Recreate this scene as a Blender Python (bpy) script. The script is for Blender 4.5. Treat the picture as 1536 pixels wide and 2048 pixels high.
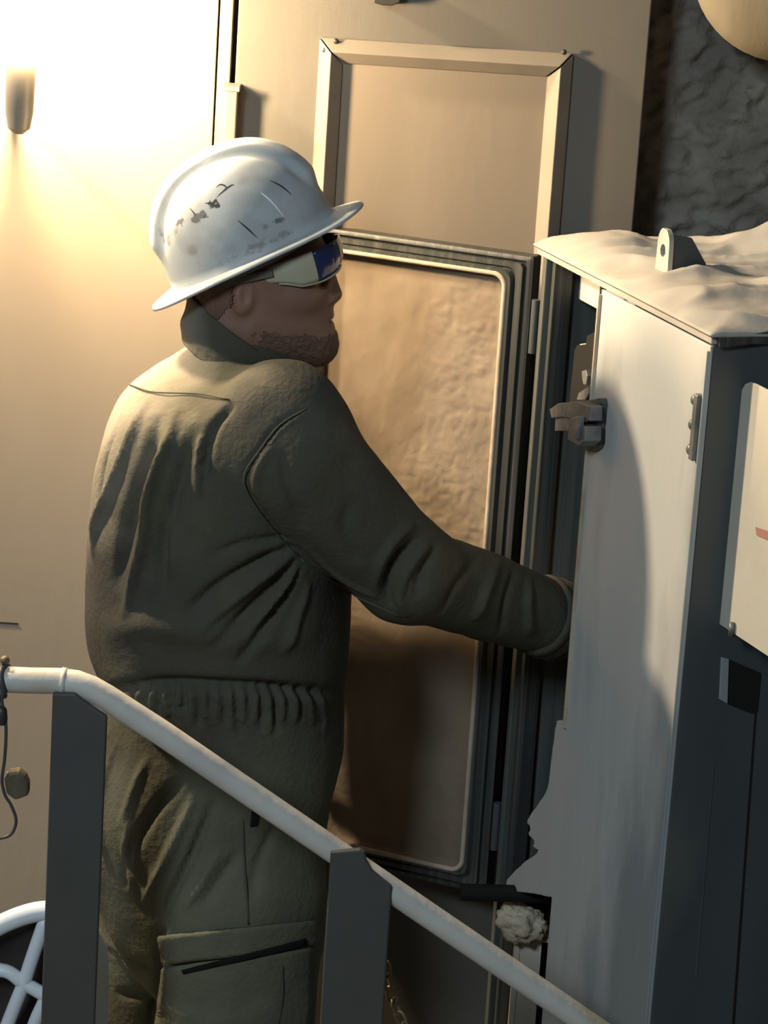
import bpy, math, random
import numpy as np
from mathutils import Vector, Matrix, noise as mnoise

for o in list(bpy.data.objects):
    bpy.data.objects.remove(o, do_unlink=True)
random.seed(7)
rng = np.random.default_rng(7)
SC = bpy.context.scene
COL = SC.collection

# ------------------------------------------------------------------ camera
FPX = 6000.0
PITCH = math.radians(15.0)
ROLL = math.radians(3.7)
TARGET = np.array([0.0, 0.0, 1.26])
DIST = 4.3
FWD = np.array([0.0, math.cos(PITCH), -math.sin(PITCH)])
_r0 = np.array([1.0, 0, 0])
_u0 = np.array([0, math.sin(PITCH), math.cos(PITCH)])
RGT = _r0 * math.cos(ROLL) + _u0 * math.sin(ROLL)
UPV = -_r0 * math.sin(ROLL) + _u0 * math.cos(ROLL)
CAM = TARGET - FWD * DIST
cd = bpy.data.cameras.new('camera')
cd.sensor_fit = 'VERTICAL'
cd.sensor_height = 36.0
cd.lens = 36.0 * FPX / 2048.0
cd.clip_end = 60
cam = bpy.data.objects.new('camera', cd)
M = Matrix.Identity(4)
for i in range(3):
    M[i][0] = RGT[i]; M[i][1] = UPV[i]; M[i][2] = -FWD[i]; M[i][3] = CAM[i]
cam.matrix_world = M
COL.objects.link(cam)
SC.camera = cam

# ------------------------------------------------------------------ world, lights, exposure
LAMP_POWER = 1020.0      # emission strength of the lamp glass
FILL_POWER = 122.0
w = bpy.data.worlds.new('world'); SC.world = w
w.use_nodes = True
w.node_tree.nodes['Background'].inputs[0].default_value = (0.75, 0.88, 1.0, 1)
w.node_tree.nodes['Background'].inputs[1].default_value = 0.035
SC.view_settings.view_transform = 'Standard'
SC.view_settings.look = 'None'
SC.view_settings.exposure = 0.0
SC.view_settings.gamma = 1.0
SC.view_settings.use_curve_mapping = False

ld = bpy.data.lights.new('hall_floodlight', 'AREA')
ld.shape = 'DISK'; ld.size = 0.9
ld.energy = FILL_POWER
ld.color = (0.74, 0.89, 1.0)
lo = bpy.data.objects.new('hall_floodlight', ld)
lo.location = (-1.7, -4.6, 3.7)
_d = Vector((0.2, 0.0, 1.3)) - Vector(lo.location)
lo.rotation_euler = _d.to_track_quat('-Z', 'Y').to_euler()
COL.objects.link(lo)

# ------------------------------------------------------------------ pixel helpers (1536 x 2048 frame)
def ray(px, py):
    return FWD + RGT * (px - 768.0) / FPX + UPV * (1024.0 - py) / FPX
def P(px, py, Y=0.0):
    d = ray(px, py)
    return CAM + d * ((Y - CAM[1]) / d[1])
def PZ(px, py, Z):
    d = ray(px, py)
    return CAM + d * ((Z - CAM[2]) / d[2])
def PP(px, py, pt, n):
    d = ray(px, py)
    return CAM + d * (np.dot(np.asarray(pt) - CAM, n) / np.dot(d, n))
def nrm(v):
    v = np.asarray(v, float); return v / np.linalg.norm(v)
UZ = np.array([0, 0, 1.0])

# warm ceiling lamp of the hall, up to the left
hl = bpy.data.lights.new('hall_lamp', 'POINT')
hl.energy = 345.0; hl.shadow_soft_size = .06; hl.color = (1.0, .80, .54)
ho = bpy.data.objects.new('hall_lamp', hl)
ho.location = tuple(P(-1600, -1300, .12)); COL.objects.link(ho)

# ------------------------------------------------------------------ materials
MATS = {}
def mat(name, base, rough=0.6, base2=None, nscale=6.0, stretch=(1, 1, 1), mix=(0.35, 0.65), bump=0.0, bscale=40.0,
        metal=0.0, third=None, tscale=2.0, tmix=(0.55, 0.7), emit=None, bdist=0.01, coat=0.0, spec=0.5, detail=6.0):
    m = bpy.data.materials.new(name); m.use_nodes = True
    nt = m.node_tree; N = nt.nodes; L = nt.links
    b = N['Principled BSDF']
    b.inputs['Roughness'].default_value = rough
    b.inputs['Metallic'].default_value = metal
    b.inputs['Coat Weight'].default_value = coat
    b.inputs['Specular IOR Level'].default_value = spec
    b.inputs['Base Color'].default_value = (*base, 1)
    tc = N.new('ShaderNodeTexCoord')
    mp = N.new('ShaderNodeMapping'); mp.inputs['Scale'].default_value = stretch
    L.new(tc.outputs['Object'], mp.inputs['Vector'])
    cur = None
    if base2:
        n = N.new('ShaderNodeTexNoise'); n.inputs['Scale'].default_value = nscale; n.inputs['Detail'].default_value = detail
        L.new(mp.outputs[0], n.inputs['Vector'])
        r = N.new('ShaderNodeValToRGB')
        r.color_ramp.elements[0].position = mix[0]; r.color_ramp.elements[0].color = (*base, 1)
        r.color_ramp.elements[1].position = mix[1]; r.color_ramp.elements[1].color = (*base2, 1)
        L.new(n.outputs['Fac'], r.inputs[0]); cur = r.outputs[0]
    if third:
        n = N.new('ShaderNodeTexNoise'); n.inputs['Scale'].default_value = tscale; n.inputs['Detail'].default_value = 8
        L.new(mp.outputs[0], n.inputs['Vector'])
        r = N.new('ShaderNodeMapRange'); r.inputs[1].default_value = tmix[0]; r.inputs[2].default_value = tmix[1]
        L.new(n.outputs['Fac'], r.inputs[0])
        mx = N.new('ShaderNodeMixRGB'); mx.inputs[2].default_value = (*third, 1)
        if cur: L.new(cur, mx.inputs[1])
        else: mx.inputs[1].default_value = (*base, 1)
        L.new(r.outputs[0], mx.inputs[0]); cur = mx.outputs[0]
    if cur: L.new(cur, b.inputs['Base Color'])
    if bump:
        n = N.new('ShaderNodeTexNoise'); n.inputs['Scale'].default_value = bscale; n.inputs['Detail'].default_value = 5
        L.new(mp.outputs[0], n.inputs['Vector'])
        bp = N.new('ShaderNodeBump'); bp.inputs['Strength'].default_value = bump; bp.inputs['Distance'].default_value = bdist
        L.new(n.outputs['Fac'], bp.inputs['Height']); L.new(bp.outputs[0], b.inputs['Normal'])
    if emit:
        b.inputs['Emission Color'].default_value = (*emit[0], 1); b.inputs['Emission Strength'].default_value = emit[1]
    MATS[name] = m
    return m

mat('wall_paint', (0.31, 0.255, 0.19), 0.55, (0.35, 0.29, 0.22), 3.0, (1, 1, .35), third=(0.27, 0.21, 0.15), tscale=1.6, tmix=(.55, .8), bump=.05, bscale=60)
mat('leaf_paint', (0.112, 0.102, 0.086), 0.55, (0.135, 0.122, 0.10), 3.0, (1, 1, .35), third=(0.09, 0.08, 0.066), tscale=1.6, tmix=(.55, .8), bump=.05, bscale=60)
mat('panel_paint', (0.215, 0.175, 0.13), 0.55, (0.24, 0.20, 0.15), 3.0, (1, 1, .5), bump=.06, bscale=50)
mat('seam_dark', (0.012, 0.011, 0.010), 0.8)
mat('molding', (0.22, 0.19, 0.15), 0.5, (0.26, 0.22, 0.175), 8, bump=.05, bscale=50)
mat('screw', (0.06, 0.055, 0.05), 0.5, metal=.6)
mat('rock', (0.15, 0.135, 0.11), 0.9, (0.23, 0.21, 0.175), 14, bump=.6, bscale=70, third=(0.13, 0.12, 0.10), tscale=5)
mat('floor_steel', (0.10, 0.095, 0.085), 0.8, (0.16, 0.15, 0.13), 9, bump=.2)
mat('duct_cloth', (0.15, 0.12, 0.075), 0.7, (0.20, 0.17, 0.12), 5, (4, 1, 1), bump=.2, bscale=12)
mat('lamp_glass', (1, 1, 1), .3, emit=((1.0, 0.735, 0.43), LAMP_POWER))
mat('lamp_metal', (0.30, 0.26, 0.21), .45, (0.36, 0.31, 0.25), 20, metal=.3)
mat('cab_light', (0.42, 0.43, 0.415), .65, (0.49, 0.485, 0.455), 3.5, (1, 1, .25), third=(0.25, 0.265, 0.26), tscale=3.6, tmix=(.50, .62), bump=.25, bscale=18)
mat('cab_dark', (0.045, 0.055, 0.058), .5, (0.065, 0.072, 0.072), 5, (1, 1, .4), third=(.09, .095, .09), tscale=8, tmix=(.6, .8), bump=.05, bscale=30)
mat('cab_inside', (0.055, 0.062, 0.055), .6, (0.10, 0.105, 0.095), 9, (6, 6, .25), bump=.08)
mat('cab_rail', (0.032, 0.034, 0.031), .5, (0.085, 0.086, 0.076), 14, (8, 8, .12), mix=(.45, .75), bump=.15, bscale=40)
mat('gasket', (0.45, 0.38, 0.29), .7, (0.32, 0.26, 0.19), 20, bump=.2, bscale=50)
mat('door_dust', (0.175, 0.128, 0.086), .85, (0.26, 0.205, 0.15), 5, (1, 1, .7), third=(0.11, 0.077, 0.050), tscale=3.6, tmix=(.5, .7), bump=.5, bscale=26)
mat('dust', (0.33, 0.305, 0.275), .9, (0.41, 0.385, 0.345), 7, bump=.25, bscale=16, third=(0.27, 0.265, 0.255), tscale=5)
mat('white_plate', (0.52, 0.49, 0.42), .6, (0.46, 0.43, 0.36), 4, third=(.3, .2, .15), tscale=9, tmix=(.68, .8), bump=.1)
mat('latch_metal', (0.10, 0.11, 0.11), .45, (0.19, 0.195, 0.19), 30, metal=.4, bump=.2, bscale=60)
mat('black', (0.012, 0.012, 0.011), .8, spec=.2)
mat('slot_lit_edge', (0.24, 0.27, 0.26), .6)
mat('rail_paint', (0.47, 0.45, 0.42), .5, (0.55, 0.53, 0.48), 7, third=(0.40, 0.36, 0.24), tscale=6, tmix=(.55, .7), bump=.2, bscale=30)
mat('post_paint', (0.056, 0.057, 0.051), .55, (0.066, 0.066, 0.060), 8, bump=.05)
mat('light_patch_cream', (0.55, 0.50, 0.42), .7, (.5, .45, .37), 6)
mat('light_patch_pale', (0.55, 0.48, 0.36), .95, (0.40, 0.33, 0.23), 25, bump=.8, bscale=60)  # pale tone of the light patch built as a lump
mat('cloth', (0.054, 0.051, 0.036), .9, (0.083, 0.080, 0.055), 7, third=(0.048, 0.046, 0.040), tscale=3.5, tmix=(.45, .65), bump=.22, bscale=120, spec=.2)
mat('cloth_seam', (0.070, 0.072, 0.055), .9, spec=.2)
mat('cloth_dark', (0.012, 0.012, 0.011), .95, spec=.1)
mat('skin', (0.22, 0.12, 0.085), .55, (0.17, 0.09, 0.062), 12, bump=.12, bscale=60)
mat('hair', (0.11, 0.060, 0.040), .8, (0.135, 0.075, 0.052), 40, bump=.5, bscale=160)
mat('glove', (0.11, 0.09, 0.07), .85, (0.16, 0.14, 0.11), 14, bump=.3, bscale=60)
mat('boot', (0.035, 0.03, 0.026), .7, (.06, .052, .045), 12, bump=.2)
mat('helmet', (0.47, 0.50, 0.505), .55, (0.41, 0.44, 0.445), 5, bump=.05, bscale=30, spec=.35)
mat('helmet_under', (0.20, 0.19, 0.165), .6)
mat('helmet_band', (0.10, 0.09, 0.08), .6)
mat('lens_blue', (0.018, 0.026, 0.085), .15, coat=.6)
mat('shield', (0.33, 0.31, 0.21), .3, (.40, .385, .29), 10)
mat('white_plastic', (0.70, 0.75, 0.80), .45, (.64, .69, .74), 6)
mat('cable', (0.055, 0.055, 0.06), .5)
mat('clip', (0.10, 0.085, 0.06), .5, (.16, .13, .08), 30, metal=.4)
mat('chain', (0.20, 0.16, 0.10), .45, (.28, .23, .15), 30, metal=.5)
mat('lens_strap', (0.10, 0.09, 0.07), .6)

# lamp light on the upper back put into the cloth as a pale dusty patch
def cloth_light_dust():
    m = MATS['cloth']; nt = m.node_tree; N = nt.nodes; L = nt.links
    b = N['Principled BSDF']; src = b.inputs['Base Color'].links[0].from_socket
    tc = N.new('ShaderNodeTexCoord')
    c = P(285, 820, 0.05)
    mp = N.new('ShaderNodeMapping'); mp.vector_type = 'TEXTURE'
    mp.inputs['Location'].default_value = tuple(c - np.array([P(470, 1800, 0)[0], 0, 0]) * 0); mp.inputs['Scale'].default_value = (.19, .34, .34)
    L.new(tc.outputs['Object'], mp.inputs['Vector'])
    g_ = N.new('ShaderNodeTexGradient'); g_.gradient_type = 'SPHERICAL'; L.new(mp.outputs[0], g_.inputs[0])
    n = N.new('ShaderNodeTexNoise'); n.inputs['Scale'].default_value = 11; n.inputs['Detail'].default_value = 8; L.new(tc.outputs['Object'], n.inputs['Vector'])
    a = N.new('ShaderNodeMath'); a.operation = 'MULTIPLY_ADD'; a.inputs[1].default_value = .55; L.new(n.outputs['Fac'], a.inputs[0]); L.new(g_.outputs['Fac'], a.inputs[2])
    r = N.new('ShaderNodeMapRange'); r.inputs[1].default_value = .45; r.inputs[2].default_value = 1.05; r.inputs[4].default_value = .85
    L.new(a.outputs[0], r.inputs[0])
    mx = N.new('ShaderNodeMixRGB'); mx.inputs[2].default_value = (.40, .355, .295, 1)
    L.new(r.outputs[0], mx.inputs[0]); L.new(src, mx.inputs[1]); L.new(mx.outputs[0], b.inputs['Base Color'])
    src = mx.outputs[0]
    mp = N.new('ShaderNodeMapping'); mp.vector_type = 'TEXTURE'  # paler trouser legs: dust and fill light mixed into the cloth colour
    mp.inputs['Location'].default_value = tuple(P(330, 1900, -.1)); mp.inputs['Scale'].default_value = (.45, .7, .50)
    L.new(tc.outputs['Object'], mp.inputs['Vector'])
    g_ = N.new('ShaderNodeTexGradient'); g_.gradient_type = 'SPHERICAL'; L.new(mp.outputs[0], g_.inputs[0])
    a = N.new('ShaderNodeMath'); a.operation = 'MULTIPLY_ADD'; a.inputs[1].default_value = .9; L.new(n.outputs['Fac'], a.inputs[0]); L.new(g_.outputs['Fac'], a.inputs[2])
    r = N.new('ShaderNodeMapRange'); r.inputs[1].default_value = .50; r.inputs[2].default_value = 1.2; r.inputs[4].default_value = .9
    L.new(a.outputs[0], r.inputs[0])
    mx = N.new('ShaderNodeMixRGB'); mx.inputs[2].default_value = (.135, .137, .095, 1)
    L.new(r.outputs[0], mx.inputs[0]); L.new(src, mx.inputs[1]); L.new(mx.outputs[0], b.inputs['Base Color'])
cloth_light_dust()

# helmet scuffs: dark smears and scratches that sit on the shell (object coordinates = helmet frame)
def helmet_marks():
    m = MATS['helmet']; nt = m.node_tree; N = nt.nodes; L = nt.links
    b = N['Principled BSDF']
    src = b.inputs['Base Color'].links[0].from_socket
    tc = N.new('ShaderNodeTexCoord')
    def blob(cx, cz, rx, rz, scale, lo, hi, colr, src, amt=1.0):
        mp = N.new('ShaderNodeMapping'); mp.inputs['Location'].default_value = (-cx / rx, 0, -cz / rz); mp.inputs['Scale'].default_value = (1 / rx, 0.0, 1 / rz)
        L.new(tc.outputs['Object'], mp.inputs['Vector'])
        g = N.new('ShaderNodeTexGradient'); g.gradient_type = 'SPHERICAL'; L.new(mp.outputs[0], g.inputs[0])
        n = N.new('ShaderNodeTexNoise'); n.inputs['Scale'].default_value = scale; n.inputs['Detail'].default_value = 7
        L.new(tc.outputs['Object'], n.inputs['Vector'])
        mu = N.new('ShaderNodeMath'); mu.operation = 'MULTIPLY'
        sq = N.new('ShaderNodeMath'); sq.operation = 'POWER'; sq.inputs[1].default_value = .4; L.new(g.outputs['Fac'], sq.inputs[0])
        L.new(sq.outputs[0], mu.inputs[0]); L.new(n.outputs['Fac'], mu.inputs[1])
        r = N.new('ShaderNodeMapRange'); r.inputs[1].default_value = lo; r.inputs[2].default_value = hi; r.inputs[4].default_value = amt
        L.new(mu.outputs[0], r.inputs[0])
        mx = N.new('ShaderNodeMixRGB'); mx.inputs[2].default_value = (*colr, 1)
        L.new(r.outputs[0], mx.inputs[0]); L.new(src, mx.inputs[1])
        return mx.outputs[0]
    s = src
    s = blob(-.02, .085, .05, .022, 60, .47, .52, (.03, .03, .03), s)
    s = blob(.005, .092, .022, .012, 45, .40, .50, (.05, .05, .05), s)
    s = blob(-.085, .075, .05, .03, 45, .44, .56, (.10, .10, .10), s, .8)
    s = blob(.045, .03, .05, .012, 50, .45, .52, (.05, .05, .05), s, .9)
    s = blob(-.07, .045, .012, .012, 10, .3, .5, (.25, .22, .18), s, .8)
    s = blob(.035, .10, .014, .012, 10, .3, .55, (.30, .24, .18), s, .8)
    s = blob(0, .05, .25, .2, 26, .40, .58, (.33, .33, .32), s, .6)
    s = blob(.02, .012, .14, .016, 90, .44, .54, (.22, .22, .22), s, .8)
    s = blob(-.05, .085, .07, .02, 80, .44, .50, (.08, .08, .08), s, .8)
    L.new(s, b.inputs['Base Color'])
helmet_marks()

# ------------------------------------------------------------------ object helpers
def mesh_obj(name, verts, faces, m, parent=None, smooth=False, bevel=0.0, bseg=2):
    me = bpy.data.meshes.new(name)
    me.from_pydata([tuple(map(float, v)) for v in verts], [], [tuple(int(i) for i in f) for f in faces])
    me.update()
    o = bpy.data.objects.new(name, me)
    COL.objects.link(o)
    mm = MATS[m] if isinstance(m, str) else m
    me.materials.append(mm)
    if smooth:
        me.polygons.foreach_set('use_smooth', [True] * len(me.polygons))
    if parent is not None:
        o.parent = parent
        o.matrix_parent_inverse = world_of(parent).inverted()
    if bevel:
        md = o.modifiers.new('bevel', 'BEVEL'); md.width = bevel; md.segments = bseg; md.limit_method = 'ANGLE'; md.angle_limit = math.radians(40)
    return o
def world_of(o):
    m = Matrix.LocRotScale(o.location, o.rotation_euler, o.scale)
    if o.parent is not None:
        return world_of(o.parent) @ o.matrix_parent_inverse @ m
    return m
def thing(name, label, cat, loc, group=None):
    o = bpy.data.objects.new(name, None); COL.objects.link(o)
    o.empty_display_size = .05
    o.location = tuple(map(float, loc)); o['label'] = label; o['category'] = cat
    if group: o['group'] = group
    return o
def tag(o, label, cat, group=None):
    o['label'] = label; o['category'] = cat
    if group: o['group'] = group
    return o
def struct(o, label=None, cat=None):
    o['kind'] = 'structure'
    if label: o['label'] = label
    if cat: o['category'] = cat
    return o

class MB:
    def __init__(s): s.v = []; s.f = []
    def add(s, v, f):
        k = len(s.v); s.v += [np.asarray(x, float) for x in v]; s.f += [tuple(i + k for i in q) for q in f]; return s
    def box(s, c, ax, ay, az, hx, hy, hz):
        c = np.asarray(c, float); ax, ay, az = nrm(ax) * hx, nrm(ay) * hy, nrm(az) * hz
        v = [c + sx * ax + sy * ay + sz * az for sz in (-1, 1) for sy in (-1, 1) for sx in (-1, 1)]
        f = [(0, 2, 3, 1), (4, 5, 7, 6), (0, 1, 5, 4), (2, 6, 7, 3), (0, 4, 6, 2), (1, 3, 7, 5)]
        if np.dot(np.cross(ax, ay), az) < 0: f = [q[::-1] for q in f]
        return s.add(v, f)
    def prism(s, poly, d):
        n = len(poly); poly = [np.asarray(p, float) for p in poly]; d = np.asarray(d, float)
        v = poly + [p + d for p in poly]
        nn = sum((np.cross(poly[i] - poly[0], poly[(i + 1) % n] - poly[0]) for i in range(n)), np.zeros(3))
        f = [tuple(range(n))[::-1], tuple(range(n, 2 * n))] + [(i, (i + 1) % n, n + (i + 1) % n, n + i) for i in range(n)]
        if np.dot(nn, d) < 0: f = [q[::-1] for q in f]
        return s.add(v, f)
    def tube(s, pts, r, seg=12, caps=True, closed=False):
        pts = [np.asarray(p, float) for p in pts]; n = len(pts)
        rs = r if hasattr(r, '__len__') else [r] * n
        rings = []; up = None
        for i in range(n):
            if closed: t = nrm(pts[(i + 1) % n] - pts[i - 1])
            else: t = nrm(pts[min(i + 1, n - 1)] - pts[max(i - 1, 0)])
            if up is None:
                a = np.array([0, 0, 1.0]) if abs(t[2]) < .9 else np.array([1.0, 0, 0])
                up = nrm(np.cross(t, a))
            up = nrm(up - t * np.dot(up, t)); bb = np.cross(t, up)
            rings.append([pts[i] + rs[i] * (math.cos(a) * up + math.sin(a) * bb) for a in np.linspace(0, 2 * math.pi, seg, endpoint=False)])
        v = [p for q in rings for p in q]; f = []
        for i in range(n if closed else n - 1):
            j = (i + 1) % n
            for k in range(seg):
                f.append((i * seg + k, i * seg + (k + 1) % seg, j * seg + (k + 1) % seg, j * seg + k))
        if caps and not closed:
            f.append(tuple(range(seg))[::-1]); f.append(tuple((n - 1) * seg + k for k in range(seg)))
        return s.add(v, f)
    def grid(s, G):
        nu, nv = G.shape[:2]
        v = G.reshape(-1, 3)
        f = [(i * nv + j, (i + 1) * nv + j, (i + 1) * nv + j + 1, i * nv + j + 1) for i in range(nu - 1) for j in range(nv - 1)]
        return s.add(list(v), f)
    def lathe(s, c, axis, prof, seg=24):
        axis = nrm(axis); a = np.array([0, 0, 1.0]) if abs(axis[2]) < .9 else np.array([1.0, 0, 0])
        u = nrm(np.cross(axis, a)); w2 = np.cross(axis, u); c = np.asarray(c, float)
        v = []; f = []
        for (h, r) in prof:
            v += [c + axis * h + r * (math.cos(t) * u + math.sin(t) * w2) for t in np.linspace(0, 2 * math.pi, seg, endpoint=False)]
        n = len(prof)
        for i in range(n - 1):
            for k in range(seg):
                f.append((i * seg + k, i * seg + (k + 1) % seg, (i + 1) * seg + (k + 1) % seg, (i + 1) * seg + k))
        f.append(tuple(range(seg))[::-1]); f.append(tuple((n - 1) * seg + k for k in range(seg)))
        return s.add(v, f)
    def build(s, name, m, parent=None, smooth=False, bevel=0.0, bseg=2):
        return mesh_obj(name, s.v, s.f, m, parent, smooth, bevel, bseg)
def smooth_angle(o, deg=40):
    o.data.polygons.foreach_set('use_smooth', [True] * len(o.data.polygons))
    try: o.data.set_sharp_from_angle(angle=math.radians(deg))
    except Exception: pass
    return o
def spline(pts, n=8):
    pts = [np.asarray(p, float) for p in pts]; out = []
    q = [2 * pts[0] - pts[1]] + pts + [2 * pts[-1] - pts[-2]]
    for i in range(1, len(q) - 2):
        p0, p1, p2, p3 = q[i - 1:i + 3]
        for t in np.linspace(0, 1, n, endpoint=False):
            out.append(.5 * ((2 * p1) + (-p0 + p2) * t + (2 * p0 - 5 * p1 + 4 * p2 - p3) * t * t + (-p0 + 3 * p1 - 3 * p2 + p3) * t ** 3))
    out.append(pts[-1]); return out

# ------------------------------------------------------------------ setting
W = 0.44                                   # plane of the steel wall
XA, YA = np.array([1.0, 0, 0]), np.array([0, 1.0, 0])
fl = MB().box((0.6, -1.2, -.03), XA, YA, UZ, 3.2, 2.9, .03).build('floor', 'floor_steel'); struct(fl)

ZT = P(470, -260, W)[2]
def xw(px, py=200, y=W): return P(px, py, y)[0]
wl = MB().box(((-1.8 + P(1287, 200, W)[0]) / 2, W + .07, ZT / 2), XA, YA, UZ, (P(1287, 200, W)[0] + 1.8) / 2, .03, ZT / 2).build('wall_back', 'seam_dark'); struct(wl)
X_L0, X_L1 = -1.8, xw(428)
X_S0, X_S1 = xw(431), xw(457)
X_D0, X_D1 = xw(468), xw(1287)
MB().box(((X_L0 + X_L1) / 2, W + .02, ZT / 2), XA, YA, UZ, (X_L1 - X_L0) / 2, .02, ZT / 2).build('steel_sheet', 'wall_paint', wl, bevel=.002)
MB().box(((X_S0 + X_S1) / 2, W + .022, ZT / 2), XA, YA, UZ, (X_S1 - X_S0) / 2, .018, ZT / 2).build('jamb_strip', 'wall_paint', wl, bevel=.002)
# scratches on the left sheet
MB().box(P(14, 1246, W - .0005), XA, YA, UZ, .018, .0012, .0012).build('scratch', 'screw', wl)

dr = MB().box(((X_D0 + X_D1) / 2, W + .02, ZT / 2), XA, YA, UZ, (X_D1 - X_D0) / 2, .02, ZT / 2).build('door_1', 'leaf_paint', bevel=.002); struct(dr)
# roof-profile moulding, mitred, one piece per side
xo0, zo0 = P(640, 74, W)[0], P(640, 74, W)[2]
xo1 = P(1147, 102, W)[0]; zb = P(880, 980, W)[2]
mw, mh = .037, .026
def mould(a0, a1, i0, i1):
    a0, a1, i0, i1 = [np.array([p[0], W, p[1]]) for p in (a0, a1, i0, i1)]
    up = np.array([0, -mh, 0]); m0, m1 = (a0 + i0) / 2 + up, (a1 + i1) / 2 + up
    s1 = np.array([0, -.006, 0])
    v = [a0, a1, a1 + s1, a0 + s1, m0, m1, i0 + s1, i1 + s1, i0, i1]
    f = [(0, 1, 2, 3), (3, 2, 5, 4), (4, 5, 7, 6), (6, 7, 9, 8), (0, 3, 4, 6, 8), (1, 9, 7, 5, 2), (0, 8, 9, 1)]
    return MB().add(v, f).build('moulding', 'molding', dr, bevel=.0015)
g = .0015
o4 = [(xo0, zo0), (xo1, zo0), (xo1, zb), (xo0, zb)]
i4 = [(xo0 + mw, zo0 - mw), (xo1 - mw, zo0 - mw), (xo1 - mw, zb + mw), (xo0 + mw, zb + mw)]
MB().box(((xo0 + xo1) / 2, W - .0008, (zo0 + zb) / 2), XA, YA, UZ, (xo1 - xo0) / 2 - mw * .8, .0016, (zo0 - zb) / 2 - mw * .8).build('inset_panel', 'panel_paint', dr)
mould((o4[0][0] + g, o4[0][1]), (o4[1][0] - g, o4[1][1]), (i4[0][0] + g, i4[0][1]), (i4[1][0] - g, i4[1][1]))
mould((o4[1][0], o4[1][1] - g), o4[2], (i4[1][0], i4[1][1] - g), i4[2])
mould(o4[2], o4[3], i4[2], i4[3])
mould(o4[3], (o4[0][0], o4[0][1] - g), i4[3], (i4[0][0], i4[0][1] - g))
for (px, py) in ((672, 82), (650, 100), (1128, 104)):
    MB().lathe(P(px, py, W - .011), (0, -1, 0), [(0, .0042), (.0035, .0042), (.005, .0025)], 12).build('screw', 'screw', dr, True)
# hinge bar standing proud of the seam, and the dark bracket at the top edge
hx = P(455, 175, W)
MB().box((hx[0] + .009, W - .018, hx[2] - .22), XA, YA, UZ, .0085, .02, .22).build('hinge_bar', 'molding', dr, bevel=.002)
MB().box((hx[0] + .008, W - .018, hx[2] + .003), XA, YA, UZ, .013, .023, .004).build('hinge_cap', 'molding', dr, bevel=.001)
MB().prism([P(738, -40, W - .001), P(812, -40, W - .001), P(800, 2, W - .001), P(785, 8, W - .001), P(765, 7, W - .001), P(748, 2, W - .001)], (0, -.03, 0)).build('door_stop', 'screw', dr, bevel=.002)

# sprayed rock to the right of the steel wall
YR = W + .13
nx, nz = 110, 250
gx = np.concatenate([np.linspace(X_D1 - .12, X_D1 + .32, 80), np.linspace(X_D1 + .35, X_D1 + 1.3, 30)]); gz = np.concatenate([np.linspace(0, 1.45, 60), np.linspace(1.46, ZT, 190)])
G = np.zeros((nx, nz, 3))
for i, x in enumerate(gx):
    for j, z in enumerate(gz):
        p = Vector((x, 0.3, z))
        d = .022 * mnoise.noise(p * 3) + .011 * mnoise.noise(Vector((x * 16 + z * 40, .7, z * 34 - x * 40))) * (1 + mnoise.noise(p * 4)) + .007 * mnoise.noise(p * 55)
        G[i, j] = (x, YR - d, z)
rk = MB().grid(G).build('wall_right', 'rock', smooth=True); struct(rk)

# ventilation duct in the top corner
dc = P(1572, -52, .34)
du = thing('ventilation_duct', 'tan cloth ventilation duct hanging in front of the rough rock', 'duct', dc + np.array([0, .25, 0]))
ax = nrm((0.15, 1, .05))
b = MB()
prof = [(0, .001), (.006, .06), (.02, .11), (.05, .138), (.10, .146)] + [(.1 + .02 * k, .146 + (.004 if k % 3 == 0 else -.001)) for k in range(1, 9)]
b.lathe(dc, ax, prof, 48)
o = b.build('duct_body', 'duct_cloth', du, True)
MB().tube([dc + ax * .12 + UZ * .14, dc + ax * .12 + UZ * .5], .004, 8).build('hanger', 'screw', du)

# ------------------------------------------------------------------ wall lamp
LY = .13
LC = P(44, 50, LY)
lt = thing('wall_lamp', 'glowing glass lamp with a stubby metal holder on the left wall', 'lamp', LC - UZ * .17)
b = MB().lathe(LC - UZ * .055, UZ, [(0, .012), (.006, .024), (.03, .031), (.075, .031), (.10, .025), (.112, .010)], 32)
b.build('lamp_glass', 'lamp_glass', lt, True)
b = MB().lathe(LC - UZ * .155, UZ, [(0, .006), (.008, .016), (.03, .020), (.085, .0215), (.098, .0215)], 32)
smooth_angle(b.build('lamp_holder', 'lamp_metal', lt))
hb = LC - UZ * .12
rs_ = P(40, 226, W)
MB().tube(spline([hb + YA * .012, hb + YA * .06 - UZ * .02, rs_ - YA * .05, rs_ - YA * .004], 6), .007, 10).build('lamp_arm', 'lamp_metal', lt, True)
MB().lathe(rs_, (0, -1, 0), [(0, .017), (.006, .017), (.01, .012)], 24).build('wall_rose', 'lamp_metal', lt)

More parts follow.
